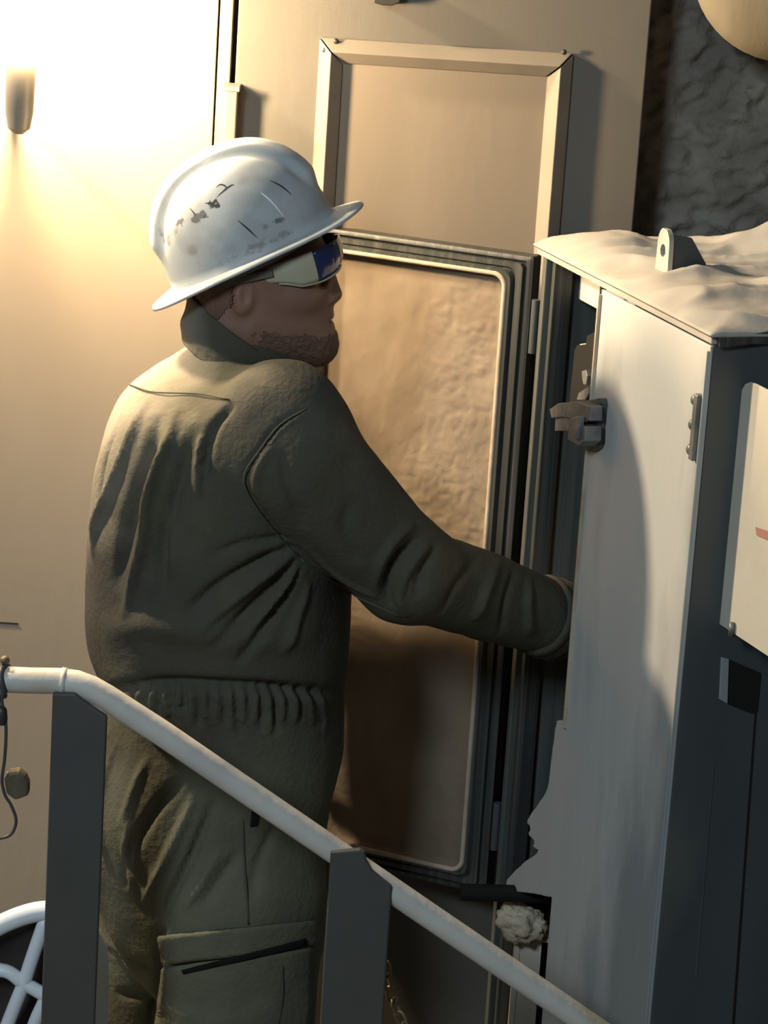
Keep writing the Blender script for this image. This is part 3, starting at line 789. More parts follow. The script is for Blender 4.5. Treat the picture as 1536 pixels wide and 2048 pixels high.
# folds: polylines traced over the cloth, raised (+) or sunk (-)
FOLDS = [
    # back, long vertical pleats
    ([(352, 812), (338, 880), (300, 985), (288, 1080), (262, 1190), (250, 1240)], 11, 0.0165),
    ([(296, 792), (268, 870), (228, 975), (200, 1040), (188, 1120)], 9, 0.0135),
    ([(318, 830), (290, 930), (255, 1060), (232, 1180)], 14, -0.0180),
    ([(395, 850), (360, 960), (330, 1080), (325, 1200)], 15, -0.0135),
    ([(240, 830), (212, 920), (196, 1010)], 9, -0.0105),
    ([(402, 870), (396, 930), (396, 1000)], 8, 0.0090),
    ([(468, 808), (430, 850), (412, 910), (404, 980)], 9, -0.0135),
    ([(335, 1000), (340, 1080), (345, 1160)], 10, 0.0060),
    # blouse bulge over the waist
    ([(205, 1265), (290, 1250), (400, 1265), (520, 1280), (640, 1270)], 30, 0.0116),
    ([(215, 1380), (320, 1368), (450, 1372), (560, 1378), (680, 1385)], 12, -0.0174),
    # folds running out of the armpit
    ([(590, 1095), (520, 1125), (440, 1170), (370, 1230)], 10, -0.0145),
    ([(585, 1078), (500, 1085), (420, 1110)], 8, -0.0072),
    ([(596, 1120), (540, 1180), (470, 1250), (420, 1300)], 11, -0.0145),
    ([(590, 1108), (530, 1152), (455, 1210), (390, 1262)], 8, 0.0116),
    ([(604, 1135), (560, 1210), (500, 1290), (470, 1335)], 9, -0.0116),
    ([(600, 1128), (552, 1195), (490, 1268)], 7, 0.0101),
    ([(620, 1160), (590, 1240), (560, 1310)], 10, 0.0087),
    # sleeve head seam
    ([(612, 818), (560, 850), (520, 900), (490, 955), (510, 1010), (560, 1075), (602, 1115)], 6, -0.0072),
    ([(540, 890), (510, 960), (530, 1020)], 8, 0.0072),
    ([(560, 900), (575, 980), (610, 1060)], 9, -0.0072),
    ([(600, 1085), (640, 1120), (700, 1165), (760, 1200)], 7, 0.0058),
    # elbow folds
    ([(846, 1070), (800, 1110), (772, 1160), (780, 1215)], 8, -0.0145),
    ([(830, 1045), (780, 1090), (756, 1140), (752, 1195)], 8, 0.0116),
    ([(862, 1085), (820, 1135), (800, 1190), (815, 1235)], 7, 0.0116),
    ([(880, 1085), (845, 1140), (835, 1200)], 8, -0.0087),
    ([(960, 1112), (920, 1160), (880, 1230)], 10, -0.0072),
    ([(1000, 1120), (975, 1170), (950, 1240)], 10, 0.0087),
    ([(1030, 1140), (1010, 1200), (1000, 1270)], 8, -0.0087),
    ([(1060, 1155), (1055, 1210), (1060, 1280)], 8, 0.0087),
    ([(700, 1000), (690, 1060), (720, 1130)], 14, -0.0058),
    # seat and thigh
    ([(215, 1470), (192, 1560), (185, 1640), (200, 1720)], 6, -0.0087),
    ([(232, 1480), (205, 1570), (198, 1650), (215, 1740)], 6, 0.0087),
    ([(365, 1560), (310, 1620), (262, 1700), (250, 1780)], 10, -0.0116),
    ([(390, 1590), (350, 1680), (310, 1760), (282, 1810)], 8, 0.0130),
    ([(430, 1600), (390, 1700), (345, 1790), (320, 1850)], 9, -0.0159),
    ([(440, 1700), (400, 1770), (360, 1830)], 8, 0.0101),
    ([(260, 1630), (250, 1700), (262, 1790)], 7, 0.0087),
    ([(300, 1510), (270, 1570), (240, 1660)], 8, 0.0072),
    ([(325, 1850), (318, 1920), (312, 1990), (300, 2060)], 9, -0.0203),
    ([(340, 1850), (338, 1920), (335, 2000), (330, 2060)], 8, 0.0116),
    ([(480, 1700), (440, 1760), (400, 1820)], 9, -0.0087),
    ([(560, 1640), (520, 1720), (500, 1800)], 12, -0.0058),
    ([(215, 1900), (260, 1925), (310, 1930)], 9, -0.0087),
    ([(230, 1985), (270, 1990), (310, 1985)], 9, -0.0072),
]
for k, x in enumerate(np.arange(262, 640, 13)):
    y0 = 1372 + random.uniform(-5, 5)
    FOLDS.append(([(x + random.uniform(-4, 4), y0), (x + 3, y0 + 22), (x + 5 + random.uniform(-6, 6), y0 + random.uniform(45, 110))], 4.6, .0062 if k % 2 else -.0075))
PXM = 1.0 / 1385
disp = np.zeros(len(V))
for pts, wpx, hgt in FOLDS:
    q = dens(pts, 9)
    hp, ok = hits(cover, q)
    hp = hp[ok]
    if len(hp) < 3: continue
    wd = wpx * PXM
    mn, mx = hp.min(0) - 3 * wd, hp.max(0) + 3 * wd
    sel = np.where(np.all((V > mn) & (V < mx), axis=1))[0]
    if not len(sel): continue
    best = np.full(len(sel), 1e9); par = np.zeros(len(sel))
    for k in range(len(hp) - 1):
        a_, b_ = hp[k], hp[k + 1]; ab = b_ - a_
        if np.dot(ab, ab) > .0025: continue
        t = np.clip(((V[sel] - a_) @ ab) / (np.dot(ab, ab) + 1e-12), 0, 1)
        dd = np.linalg.norm(V[sel] - a_ - t[:, None] * ab, axis=1)
        u = dd < best
        best[u] = dd[u]; par[u] = (k + t[u]) / (len(hp) - 1)
    tp = np.clip(np.minimum(par, 1 - par) * 4, 0, 1) ** .7
    disp[sel] += hgt * tp * np.exp(-(best / wd) ** 2)
nz_ = np.empty(len(V))
for i in range(len(V)):
    x, y, z = V[i]
    nz_[i] = .0035 * mnoise.noise(Vector((x * 9 + 3, y * 9, z * 5))) + .0016 * mnoise.noise(Vector((x * 26, y * 26, z * 14)))
V2 = V + Nn * (disp + nz_)[:, None]
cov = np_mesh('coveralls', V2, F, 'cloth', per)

def surf_tube(pts, r, name, m, parent, sdf=cover, lift=0.0):
    hp, ok = hits(sdf, dens(pts, 8)); hp = hp[ok]
    if len(hp) < 3: return
    gn = grad(sdf, hp)
    return MB().tube(list(hp + gn * lift), r, 6).build(name, m, parent, True)
def surf_patch(c4, nu, nv, lift, th, name, m, parent, sdf=cover, rough=1.0):
    c4 = np.array(c4, float)
    uu, vv = np.meshgrid(np.linspace(0, 1, nu), np.linspace(0, 1, nv), indexing='ij')
    q = ((1 - uu) * (1 - vv))[..., None] * c4[0] + (uu * (1 - vv))[..., None] * c4[1] + (uu * vv)[..., None] * c4[2] + ((1 - uu) * vv)[..., None] * c4[3]
    hp, ok = hits(sdf, q.reshape(-1, 2))
    gn = grad(sdf, hp)
    G = (hp + gn * lift).reshape(nu, nv, 3)
    for i in range(nu):
        for j in range(nv):
            p = G[i, j]; G[i, j] = p + gn[i * nv + j] * rough * (.0025 * mnoise.noise(Vector(p * 24)) + .0015 * mnoise.noise(Vector(p * 60)))
    o = MB().grid(G).build(name, m, parent, True)
    md = o.modifiers.new('solid', 'SOLIDIFY'); md.thickness = th; md.offset = -1 if False else 0
    return o
surf_tube([(262, 772), (300, 785), (340, 788), (400, 790), (460, 800)], .0011, 'yoke_seam', 'cloth_seam', cov, lift=.002)
surf_tube([(612, 818), (560, 850), (520, 900), (488, 955), (510, 1010), (560, 1075), (602, 1115)], .0011, 'armhole_seam', 'cloth_seam', cov, lift=.001)
surf_tube([(602, 1118), (660, 1160), (720, 1195), (800, 1232)], .0016, 'sleeve_seam', 'cloth_seam', cov, lift=.001)
surf_tube([(485, 1640), (488, 1720), (494, 1800), (497, 1855)], .0016, 'side_seam', 'cloth_seam', cov, lift=.0015)
surf_patch([(505, 1605), (522, 1600), (513, 1650), (500, 1652)], 6, 8, .002, .003, 'pocket_slit', 'cloth_dark', cov)
surf_patch([(322, 1868), (628, 1838), (632, 1888), (330, 1925)], 26, 8, .006, .006, 'pocket_flap', 'cloth', cov)
surf_patch([(330, 1932), (618, 1890), (606, 2110), (320, 2110)], 26, 22, .006, .010, 'cargo_pocket', 'cloth', cov)
surf_patch([(370, 1932), (600, 1872), (604, 1886), (374, 1940)], 24, 4, .0115, .002, 'pocket_gap', 'cloth_dark', cov, rough=.5)
surf_tube([(556, 1925), (556, 1990), (545, 2060)], .0014, 'pocket_seam', 'cloth_seam', cov, lift=.012)

# --- collar
cn = P(487, 690, 0.0)
nA = 56
G = np.zeros((nA + 1, 9, 3))
for i in range(nA + 1):
    t = 2 * math.pi * i / nA
    fx = math.cos(t)                        # +1 = front
    for j in range(9):
        s_ = j / 8
        fold_ = .006 * math.exp(-((s_ - .35) / .15) ** 2)
        rx_ = .088 - .010 * s_ + fold_; ry_ = .090 - .014 * s_ + fold_
        zz = -.034 - .036 * fx + s_ * (.062 - .012 * fx)
        G[i, j] = cn + np.array([rx_ * fx - .004 * s_, ry_ * math.sin(t), zz])
co = MB().grid(G).build('collar', 'cloth', cov, True)
md = co.modifiers.new('solid', 'SOLIDIFY'); md.thickness = .005
co.modifiers.new('sub', 'SUBSURF').levels = 1; co.modifiers['sub'].render_levels = 1

# --- head (one continuous skin surface down into the collar)
def head(p):
    d = ell(p, P(512, 520, .0), (.098, .076, .095))
    d = smin(d, ell(p, P(570, 600, .0), (.066, .062, .086)), .03)
    d = smin(d, seg(p, P(500, 655, -.030), P(625, 684, -.012), .034, .028), .03)
    d = smin(d, seg(p, P(500, 655, .030), P(625, 684, .012), .034, .028), .03)
    d = smin(d, ell(p, P(641, 693, 0), (.021, .026, .021)), .014)
    d = smin(d, seg(p, P(632, 650, 0), P(636, 615, 0), .016, .018), .014)
    d = smin(d, ell(p, P(651, 629, 0), (.0105, .020, .0075)), .006)
    d = smin(d, ell(p, P(649, 651, 0), (.010, .018, .0075)), .006)
    d = smin(d, seg(p, P(648, 528, 0), P(668, 588, 0), .0095, .0115), .010)
    d = smin(d, ell(p, P(656, 596, -.012), (.011, .009, .009)), .007)
    d = smin(d, ell(p, P(656, 596, .012), (.011, .009, .009)), .007)
    d = smin(d, ell(p, P(630, 515, 0), (.020, .05, .016)), .012)
    d = smin(d, ell(p, P(600, 590, -.045), (.026, .018, .02)), .02)       # cheekbones
    d = smin(d, ell(p, P(600, 590, .045), (.026, .018, .02)), .02)
    for s_ in (-1, 1):                                                     # eye sockets
        d = -smin(-d, ell(p, P(641, 556, s_ * .032), (.014, .018, .012)), .01)
        d = smin(d, ell(p, P(629, 556, s_ * .032), (.012, .013, .011)), .004)
    # mouth line
    d = -smin(-d, ell(p, P(664, 640, 0), (.008, .024, .0022)), .004)
    for s_ in (-1, 1):                                                     # ears
        d = smin(d, ell(p, P(487, 592, s_ * .070), (.015, .010, .026)), .008)
        d = -smin(-d, ell(p, P(491, 592, s_ * .081), (.007, .006, .015)), .005)
    d = smin(d, seg(p, P(474, 610, 0), P(484, 790, 0), .055, .060), .03)
    d = smin(d, ell(p, P(450, 640, -.03), (.03, .03, .05)), .02)
    return d
c0 = P(500, 560, 0)
V, F = surface_nets(head, c0 + np.array([-.16, -.13, -.20]), c0 + np.array([.17, .13, .13]), .0030)
bod = np_mesh('body', V, F, 'skin', per)
# cropped beard and hair: thin shells over the skin
def shell(name, keep, lift, m):
    Nn_ = grad(head, V)
    k = keep(V)
    fk = F[k[F].all(1)]
    used = np.unique(fk); mp_ = -np.ones(len(V), int); mp_[used] = np.arange(len(used))
    nzv = np.array([mnoise.noise(Vector(q * 120)) for q in V[used]])
    V3 = V[used] + Nn_[used] * (lift + .0008 * nzv)[:, None]
    return np_mesh(name, V3, mp_[fk], m, bod)
def px_of(V_):
    d = V_ - CAM; z_ = d @ FWD
    return 768 + FPX * (d @ RGT) / z_, 1024 - FPX * (d @ UPV) / z_
jaw0, jaw1 = P(500, 640, 0), P(640, 660, 0)
def kb(q):
    x, z = q[:, 0], q[:, 2]
    xa, xb = P(520, 650, 0)[0], P(672, 650, 0)[0]
    zt_ = np.interp(x, [xa, P(600, 650, 0)[0], P(640, 650, 0)[0], xb], [P(520, 640, 0)[2], P(600, 650, 0)[2], P(640, 655, 0)[2], P(660, 662, 0)[2]])
    zb_ = np.interp(x, [xa, xb], [P(520, 690, 0)[2], P(660, 745, 0)[2]])
    jt = np.array([mnoise.noise(Vector(q_ * 70)) * .007 + mnoise.noise(Vector(q_ * 230)) * .004 for q_ in q])
    return (x > xa + jt * 2) & (z < zt_ + jt) & (z > zb_ + jt)
shell('beard', kb, .0009, 'hair')
def kh(q):
    x, z = q[:, 0], q[:, 2]
    jt = np.array([mnoise.noise(Vector(q_ * 70)) * .008 + mnoise.noise(Vector(q_ * 230)) * .004 for q_ in q])
    zl = np.interp(x, [P(380, 600, 0)[0], P(440, 600, 0)[0], P(475, 600, 0)[0]], [P(380, 632, 0)[2], P(440, 625, 0)[2], P(475, 590, 0)[2]])
    return (x < P(475, 600, 0)[0] + jt) & (z > zl + jt) & (z < P(450, 480, 0)[2])
shell('hair', kh, .0025, 'hair')

# --- hard hat (own frame: x forward, z up, tilted back on the head)
hat_c = P(506, 497, 0.0)
TILT = math.radians(29)
hat = bpy.data.objects.new('hard_hat', None)
def hatM():
    return Matrix.Translation(Vector(hat_c)) @ Matrix.Rotation(-TILT, 4, 'Y') @ Matrix.Rotation(math.radians(3), 4, 'Z')
HM = hatM()
ntH, npH = 120, 40
def shell_pt(th, s_):
    # s_: 0 brim line .. 1 crown
    ca, sa = math.cos(th), math.sin(th)
    rx_ = .124 if ca > 0 else .126
    ry_ = .103
    ph = s_ * math.pi / 2
    r_ = math.cos(ph) ** .80; h_ = math.sin(ph) ** .92
    x = rx_ * ca * r_; y = ry_ * sa * r_; z = .142 * h_
    # crown ridge
    k = math.exp(-(y / .030) ** 10) * min(1, max(0, (s_ - .16) / .10))
    k2 = math.exp(-(y / .014) ** 4) * min(1, max(0, (s_ - .22) / .1))
    n_ = nrm((x / rx_ ** 2, y / ry_ ** 2, z / .142 ** 2 + 1e-6))
    gro = -.0022 * math.exp(-((abs(y) - .037) / .006) ** 2) * min(1, max(0, (s_ - .2) / .1))
    return np.array([x, y, z]) + n_ * (.0095 * k + .002 * k2 + gro)
v = []; f = []
brimw = lambda th: .013 + .030 * max(0, math.cos(th)) ** 2.2 + .026 * max(0, -math.cos(th)) ** 3
rows = []
for j, bw in enumerate((1.0, .96, .5, .12, 0.0)):
    row = []
    for i in range(ntH):
        th = 2 * math.pi * i / ntH
        p0 = shell_pt(th, 0.0); dirn = nrm((math.cos(th) * .8 if True else 0, math.sin(th), 0))
        w_ = brimw(th) * bw
        droop = -.30 * w_ - (.004 if j == 0 else 0) + .16 * max(0, math.cos(th)) ** 4 * w_
        if j == 4: droop = 0.0
        row.append(p0 + dirn * w_ + np.array([0, 0, droop - (.001 if j < 4 else 0)]))
    rows.append(row)
for j in range(1, npH + 1):
    rows.append([shell_pt(2 * math.pi * i / ntH, .02 + .975 * (j / npH) ** 1.0) for i in range(ntH)])
v = [p for r in rows for p in r]
for j in range(len(rows) - 1):
    for i in range(ntH):
        f.append((j * ntH + i, j * ntH + (i + 1) % ntH, (j + 1) * ntH + (i + 1) % ntH, (j + 1) * ntH + i))
f.append(tuple((len(rows) - 1) * ntH + i for i in range(ntH)))
def hat_obj(name, v, f, m, parent):
    o = mesh_obj(name, v, f, m, None, True)
    o.parent = parent
    o.matrix_parent_inverse = world_of(parent).inverted()
    o.matrix_basis = HM
    return o
hs = hat_obj('hard_hat', v, f, 'helmet', per)
md = hs.modifiers.new('solid', 'SOLIDIFY'); md.thickness = .0028; md.offset = -1
# scratches: thin dark and pale strokes lying on the shell's right side
def hat_stroke(pts, r, m, name):
    q = []
    deps = []
    for (th, s_) in spline([np.array([a, b_, 0.]) for a, b_ in pts], 6) and [(p[0], p[1]) for p in spline([np.array([a, b_, 0.]) for a, b_ in pts], 6)]:
        p = shell_pt(math.radians(th), s_); n_ = nrm((p[0] / .124 ** 2, p[1] / .103 ** 2, p[2] / .142 ** 2))
        q.append(p + n_ * (r * -.35))
    k = len(q); rs = [r * max(.25, math.sin(math.pi * (i + .5) / k)) for i in range(k)]
    b = MB().tube(q, rs, 6)
    o = mesh_obj(name, b.v, b.f, m, None, True)
    o.parent = hs; o.matrix_parent_inverse = Matrix.Identity(4)
    return o
mat('scuff_black', (.025, .025, .028), .6); mat('scuff_pale', (.74, .78, .78), .4)
hat_stroke([(-52, .40), (-46, .30), (-43, .20)], .0016, 'scuff_black', 'scratch')
hat_stroke([(-88, .26), (-84, .17), (-80, .07)], .0014, 'scuff_black', 'scratch')
hat_stroke([(-64, .36), (-60, .24), (-58, .10)], .0018, 'scuff_pale', 'scratch')
hat_stroke([(-120, .48), (-116, .42), (-114, .38)], .0010, 'scuff_black', 'scratch')
hat_stroke([(-94, .52), (-88, .54), (-84, .50), (-88, .46)], .0014, 'scuff_black', 'scratch')
hat_stroke([(-96, .44), (-90, .47), (-80, .49), (-76, .47)], .0013, 'scuff_black', 'scratch')
hat_stroke([(-106, .46), (-102, .44), (-99, .46)], .0010, 'scuff_black', 'scratch')
# inside band
b = MB()
ring = []
for j, z in enumerate((-.018, .012)):
    ring.append([np.array([.104 * math.cos(t), .086 * math.sin(t), z]) for t in np.linspace(0, 2 * math.pi, 48, endpoint=False)])
v = ring[0] + ring[1]; f = [(i, (i + 1) % 48, 48 + (i + 1) % 48, 48 + i) for i in range(48)]
o = mesh_obj('head_band', v, f, 'helmet_band', None, True); o.parent = hs; o.matrix_parent_inverse = Matrix.Identity(4)
o.modifiers.new('solid', 'SOLIDIFY').thickness = .003

# --- safety glasses
gc = P(560, 534, 0.0)
GT = math.radians(17)
GM = Matrix.Translation(Vector(gc)) @ Matrix.Rotation(-GT, 4, 'Y')
def glass_strip(t0, t1, ztop, zbot, name, m, parent, rx=.091, ry=.074, first=False):
    n_ = 30; G = np.zeros((n_, 8, 3))
    for i, t in enumerate(np.linspace(t0, t1, n_)):
        a_ = math.radians(t); zt_, zb_ = ztop(abs(t)), zbot(abs(t))
        for j in range(8):
            s_ = j / 7
            bul = 1 + .02 * math.sin(math.pi * s_)
            G[i, j] = (rx * bul * (abs(math.cos(a_)) ** .8) * (1 if math.cos(a_) >= 0 else -1), ry * bul * (abs(math.sin(a_)) ** .8) * (1 if math.sin(a_) >= 0 else -1), zb_ + (zt_ - zb_) * s_)
    b = MB().grid(G)
    o = mesh_obj(name, b.v, b.f, m, None, True)
    o.parent = parent
    if first:
        o.matrix_parent_inverse = world_of(parent).inverted(); o.matrix_basis = GM
    else: o.matrix_parent_inverse = Matrix.Identity(4)
    o.modifiers.new('solid', 'SOLIDIFY').thickness = .0022
    return o
top = lambda t: np.interp(t, [0, 40, 80, 110], [.024, .024, .020, .012])
bot = lambda t: np.interp(t, [0, 14, 30, 55, 75, 92, 112], [.006, -.008, -.017, -.022, -.021, -.008, .004])
gl = glass_strip(-58, 58, top, bot, 'safety_glasses', 'lens_blue', per, first=True)
glass_strip(58.5, 112, top, bot, 'side_shield', 'shield', gl)
glass_strip(-112, -58.5, top, bot, 'side_shield', 'shield', gl)
for s_ in (-1, 1):
    pts = [np.array([.091 * abs(math.cos(math.radians(t))) ** .8, s_ * .0755 * math.sin(math.radians(t)) ** .8, bot(t) - .0005]) for t in np.linspace(20, 90, 16)]
    b = MB().tube(pts, .0014, 6); o = mesh_obj('rim', b.v, b.f, 'shield', None, True); o.parent = gl; o.matrix_parent_inverse = Matrix.Identity(4)
    b = MB().box((-.05, s_ * .080, .008), XA, YA, UZ, .045, .0015, .005); o = mesh_obj('temple_arm', b.v, b.f, 'lens_strap', None); o.parent = gl; o.matrix_parent_inverse = Matrix.Identity(4)

# --- gloves
def glove(wr, dirn, side, name):
    dirn = nrm(dirn); up = nrm(UZ - dirn * np.dot(UZ, dirn)); lat = np.cross(dirn, up) * side
    pc = wr + dirn * .075
    fing = []
    for k, (off, ln, ra) in enumerate(((.033, .070, .0105), (.011, .080, .0108), (-.011, .074, .0102), (-.032, .058, .0095))):
        a_ = wr + dirn * .115 + up * off
        b_ = a_ + dirn * ln * .45 + lat * ln * .10
        c_ = b_ + dirn * ln * .28 + lat * ln * .32
        d_ = c_ + dirn * ln * .02 + lat * ln * .36
        fing.append((a_, b_, c_, d_, ra))
    t0 = wr + dirn * .055 + up * .038; t1 = t0 + dirn * .035 + up * .022 + lat * .018; t2 = t1 + dirn * .030 + lat * .026
    def sd(p):
        q = p - pc
        R = np.stack([dirn, up, lat], 1)
        d = ell(p, pc, (.062, .046, .024), R)
        d = smin(d, seg(p, wr - dirn * .05, wr + dirn * .03, .050, .036), .025)
        d = np.minimum(d, 1e3)
        fg = None
        for a_, b_, c_, d_, ra in fing:
            e_ = np.minimum(np.minimum(seg(p, a_ - dirn * .02, b_, ra * 1.08, ra), seg(p, b_, c_, ra, ra * .95)), seg(p, c_, d_, ra * .95, ra * .85))
            fg = e_ if fg is None else np.minimum(fg, e_)
        d = smin(d, fg, .007)
        th_ = np.minimum(seg(p, t0 - dirn * .02, t1, .015, .013), seg(p, t1, t2, .013, .011))
        return smin(d, th_, .008)
    c_ = wr + dirn * .07
    Vg, Fg = surface_nets(sd, c_ - .16, c_ + .16, .004)
    Ng = grad(sd, Vg)
    nzv = np.array([mnoise.noise(Vector(q * 45)) for q in Vg])
    ring_ = np.exp(-(((Vg - (wr - dirn * .02)) @ dirn) / .006) ** 2) * .004
    return np_mesh(name, Vg + Ng * (.0018 * nzv + ring_)[:, None], Fg, 'glove', per)
glove(wr_r + nrm(wr_r - el_r) * .03, np.array([.55, .80, -.05]) * .5 + nrm(wr_r - el_r) * .5, 1, 'glove')
glove(wr_l + nrm(wr_l - el_l) * .03, wr_l - el_l, -1, 'glove')
# cuff of the right sleeve, loose and gathered
b = MB()
wd_ = nrm(wr_r - el_r)
pts = [wr_r + wd_ * t for t in np.linspace(-.03, .03, 7)]
b.tube(pts, [.059, .062, .058, .063, .060, .062, .058], 26, caps=False)
o = b.build('cuff', 'cloth', cov, True); o.modifiers.new('solid', 'SOLIDIFY').thickness = .004

# --- boots
def boot(an, name):
    t = np.array([an[0], an[1], 0])
    def sd(p):
        d = seg(p, t + UZ * .05, an + UZ * .05, .055, .058)
        d = smin(d, seg(p, t + np.array([0, 0, .05]), t + np.array([.14, 0, .042]), .048, .040), .04)
        d = np.maximum(d, .004 - p[:, 2])
        return d
    Vb, Fb = surface_nets(sd, t + np.array([-.09, -.09, -.01]), t + np.array([.22, .09, .24]), .006)
    return np_mesh(name, Vb, Fb, 'boot', per)
boot(an_r, 'boot'); boot(an_l, 'boot')

# ------------------------------------------------------------------ stair railing in front
YRL = -.42
rl = thing('stair_railing', 'pale tubular handrail on dark flat posts slanting down across the front', 'railing', (P(140, 2000, YRL)[0], YRL, 0))
rp = [P(-140, 1352, YRL), P(-40, 1357, YRL), P(60, 1361, YRL), P(120, 1362, YRL), P(152, 1366, YRL), P(182, 1377, YRL), P(215, 1396, YRL)] + [P(x, 1465 + .6825 * (x - 322), YRL) for x in (322, 450, 580, 710, 840, 970, 1100, 1240, 1390)]
MB().tube(rp, .0172, 24).build('handrail', 'rail_paint', rl, True)
# weld collar at the bend
MB().tube([P(122, 1362, YRL), P(132, 1363, YRL)], .0182, 20).build('weld_ring', 'rail_paint', rl, True)
YP = YRL - .021
def rpost(top, bl, br):
    poly = [P(x, y, YP) for x, y in top]
    xl, xr = poly[0][0], poly[-1][0]
    poly += [np.array([xr, YP, 0]), np.array([xl, YP, 0])]
    return MB().prism(poly, (0, .010, 0)).build('post', 'post_paint', rl, bevel=.0028, bseg=3)
rpost([(105, 1387), (150, 1387), (164, 1400), (214, 1434)], 0, 0)
rpost([(661, 1704), (720, 1699), (729, 1704), (733, 1722), (744, 1742), (784, 1774)], 0, 0)
MB().prism([P(640, 1664, YRL - .004), P(700, 1704, YRL - .004), P(664, 1706, YRL - .004)], (0, .008, 0)).build('gusset', 'rail_paint', rl, bevel=.001)
e_ = rp[-1]
MB().box((e_[0], YRL, e_[2] / 2), XA, YA, UZ, .04, .005, e_[2] / 2).build('post', 'post_paint', rl, bevel=.001)
e_ = rp[0]
MB().box((e_[0] + .01, YRL, e_[2] / 2), XA, YA, UZ, .04, .005, e_[2] / 2).build('post', 'post_paint', rl, bevel=.001)

# cable with clip hanging on the rail
yc = YRL - .02
cb = thing('hanging_cable', 'thin dark cable loop with a brass clip hung over the handrail', 'cable', P(5, 1680, yc))
rc = P(8, 1361, YRL)
ringp = [rc + np.array([.003 * math.sin(t * 2), .0205 * math.cos(t), .0205 * math.sin(t)]) for t in np.linspace(0, 2 * math.pi, 24, endpoint=False)]
MB().tube(ringp, .0038, 8, closed=True).build('knot', 'cable', cb, True)
MB().lathe(P(9, 1328, YRL - .0), UZ, [(0, .004), (.003, .007), (.008, .006), (.011, .002)], 12).build('knot_bead', 'clip', cb, True)
MB().tube(spline([P(6, 1380, yc), P(4, 1405, yc), P(10, 1430, yc), P(12, 1470, yc), P(9, 1520, yc), P(4, 1560, yc), P(10, 1590, yc), P(22, 1610, yc), P(32, 1640, yc), P(24, 1666, yc), P(4, 1676, yc), P(-18, 1672, yc), P(-34, 1640, yc), P(-20, 1560, yc), P(-6, 1450, yc), P(-2, 1390, yc)], 6), .0022, 8).build('cable_loop', 'cable', cb, True)
MB().lathe(P(2, 1412, yc), P(4, 1440, yc) - P(2, 1412, yc), [(0, .004), (.005, .0075), (.02, .0075), (.026, .004)], 14).build('sleeve', 'screw', cb, True)
b = MB().prism([P(x, y, yc - .012) for x, y in [(8, 1560), (16, 1546), (36, 1542), (50, 1552), (57, 1568), (57, 1592), (30, 1602), (12, 1588)]], (0, .020, 0))
b.build('clip', 'clip', cb, bevel=.004, bseg=3)
MB().tube([P(14, 1548, yc), P(26, 1544, yc), P(36, 1552, yc)], .003, 8).build('clip_spring', 'rail_paint', cb, True)

# chain hanging beside the second post
ch = thing('chain', 'small brass link chain hanging behind the right railing post', 'chain', P(800, 2100, YRL + .03))
links = [(772, 1938), (775, 1965), (783, 1990), (792, 2014), (802, 2038), (813, 2062), (826, 2085)]
lm = None
for k, (x, y) in enumerate(links):
    nx_ = links[min(k + 1, len(links) - 1)]; pv = links[max(k - 1, 0)]
    d = nrm(P(nx_[0], nx_[1], YRL + .03) - P(pv[0], pv[1], YRL + .03))
    if lm is None:
        pts = []
        for t in np.linspace(0, 2 * math.pi, 20, endpoint=False):
            pts.append(np.array([.0065 * math.cos(t), 0, .0085 * math.sin(t) + (.004 if math.sin(t) > 0 else -.004)]))
        bb_ = MB().tube(pts, .0021, 7, closed=True)
        o = mesh_obj('link', bb_.v, bb_.f, 'chain', None, True); lm = o.data
    else:
        o = bpy.data.objects.new('link', lm); COL.objects.link(o)
    o.parent = ch; o.matrix_parent_inverse = world_of(ch).inverted()
    zq = Vector(d).to_track_quat('Z', 'Y')
    o.rotation_euler = (zq.to_matrix().to_4x4() @ Matrix.Rotation(math.radians(25 if k % 2 else 110), 4, 'Z')).to_euler()
    o.location = tuple(map(float, P(x, y, YRL + .03)))

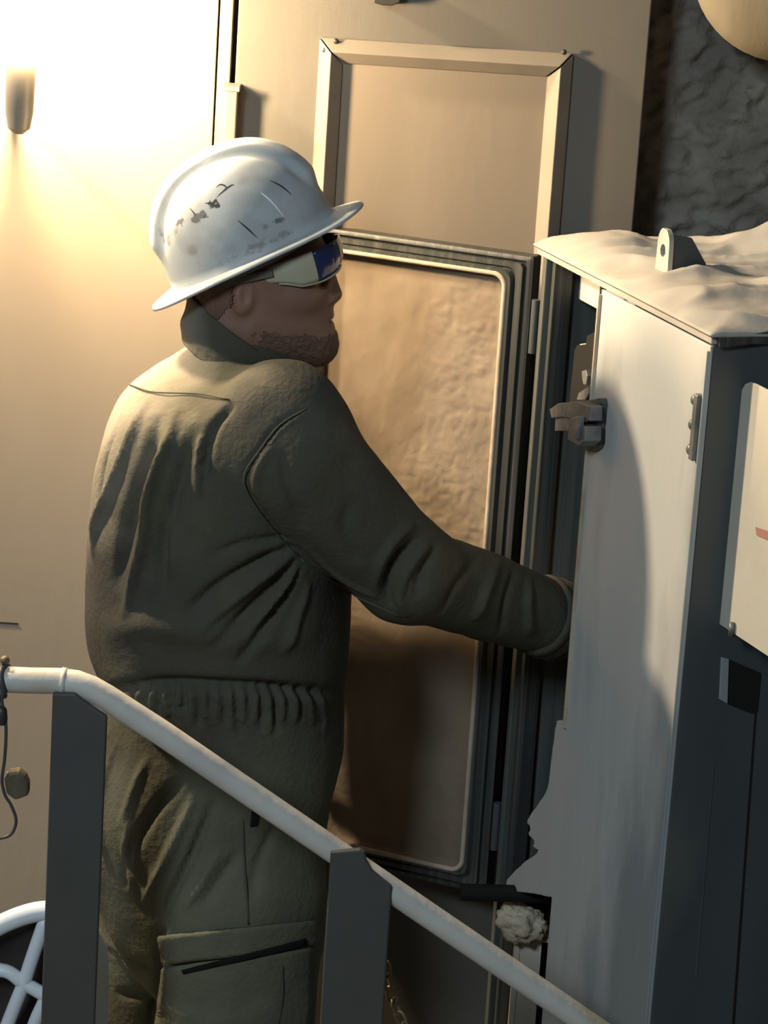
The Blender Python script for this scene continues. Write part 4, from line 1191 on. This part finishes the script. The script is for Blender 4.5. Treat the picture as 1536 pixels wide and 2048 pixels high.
# white plastic lattice crate at lower left
yk = -.36
ck = P(95, 2010, yk)
cr = thing('plastic_crate', 'white plastic lattice basket behind the left railing post', 'basket', (ck[0], yk + .1, 0))
def kp_(x, y): return P(x, y, yk)
rimpx = [(-135, 2080), (-115, 1965), (-60, 1893), (0, 1850), (72, 1824), (130, 1826), (172, 1852), (192, 1895), (197, 1950), (196, 2030), (180, 2130), (120, 2230), (20, 2265), (-80, 2210)]
rq = spline([kp_(*p) for p in rimpx + rimpx[:1]], 6)[:-1]
MB().tube(rq, .0140, 12, closed=True).build('rim', 'white_plastic', cr, True)
for q in ([(92, 1835), (62, 1922), (48, 1966), (30, 2010), (-20, 2140), (-50, 2225)],
          [(-112, 1890 + 60), (0, 1940), (48, 1966), (110, 2003), (160, 2035), (190, 2060)],
          [(150, 1842), (120, 1930), (90, 2000), (60, 2075), (15, 2255)],
          [(-128, 2040), (-30, 2080), (60, 2130), (165, 2165)]):
    MB().tube(spline([kp_(*p) for p in q], 6), .0098, 10).build('lattice_bar', 'white_plastic', cr, True)
# dark liner sagging inside the rim
cc_ = sum(rq) / len(rq)
v = []; f = []; nr = 7; nq = len(rq)
for i in range(nr + 1):
    t = i / nr
    for p in rq:
        w_ = cc_ + (p - cc_) * (1 - .97 * t)
        v.append(w_ + np.array([0, .006 + .045 * math.sin(t * math.pi / 2) + .012 * mnoise.noise(Vector(w_ * 22)) * t, 0]))
for i in range(nr):
    for k in range(nq):
        f.append((i * nq + k, i * nq + (k + 1) % nq, (i + 1) * nq + (k + 1) % nq, (i + 1) * nq + k))
o = mesh_obj('liner', v, f, mat('liner', (.035, .028, .027), .35, (.06, .05, .048), 10, bump=.4, bscale=14), cr, True)
o.modifiers.new('solid', 'SOLIDIFY').thickness = .003
# foot of the basket down to the floor
zb_ = min(p[2] for p in rq)
MB().box((cc_[0], yk + .035, zb_ / 2 + .01), XA, YA, UZ, .085, .03, zb_ / 2 + .01).build('basket_foot', 'white_plastic', cr, bevel=.015, bseg=4)
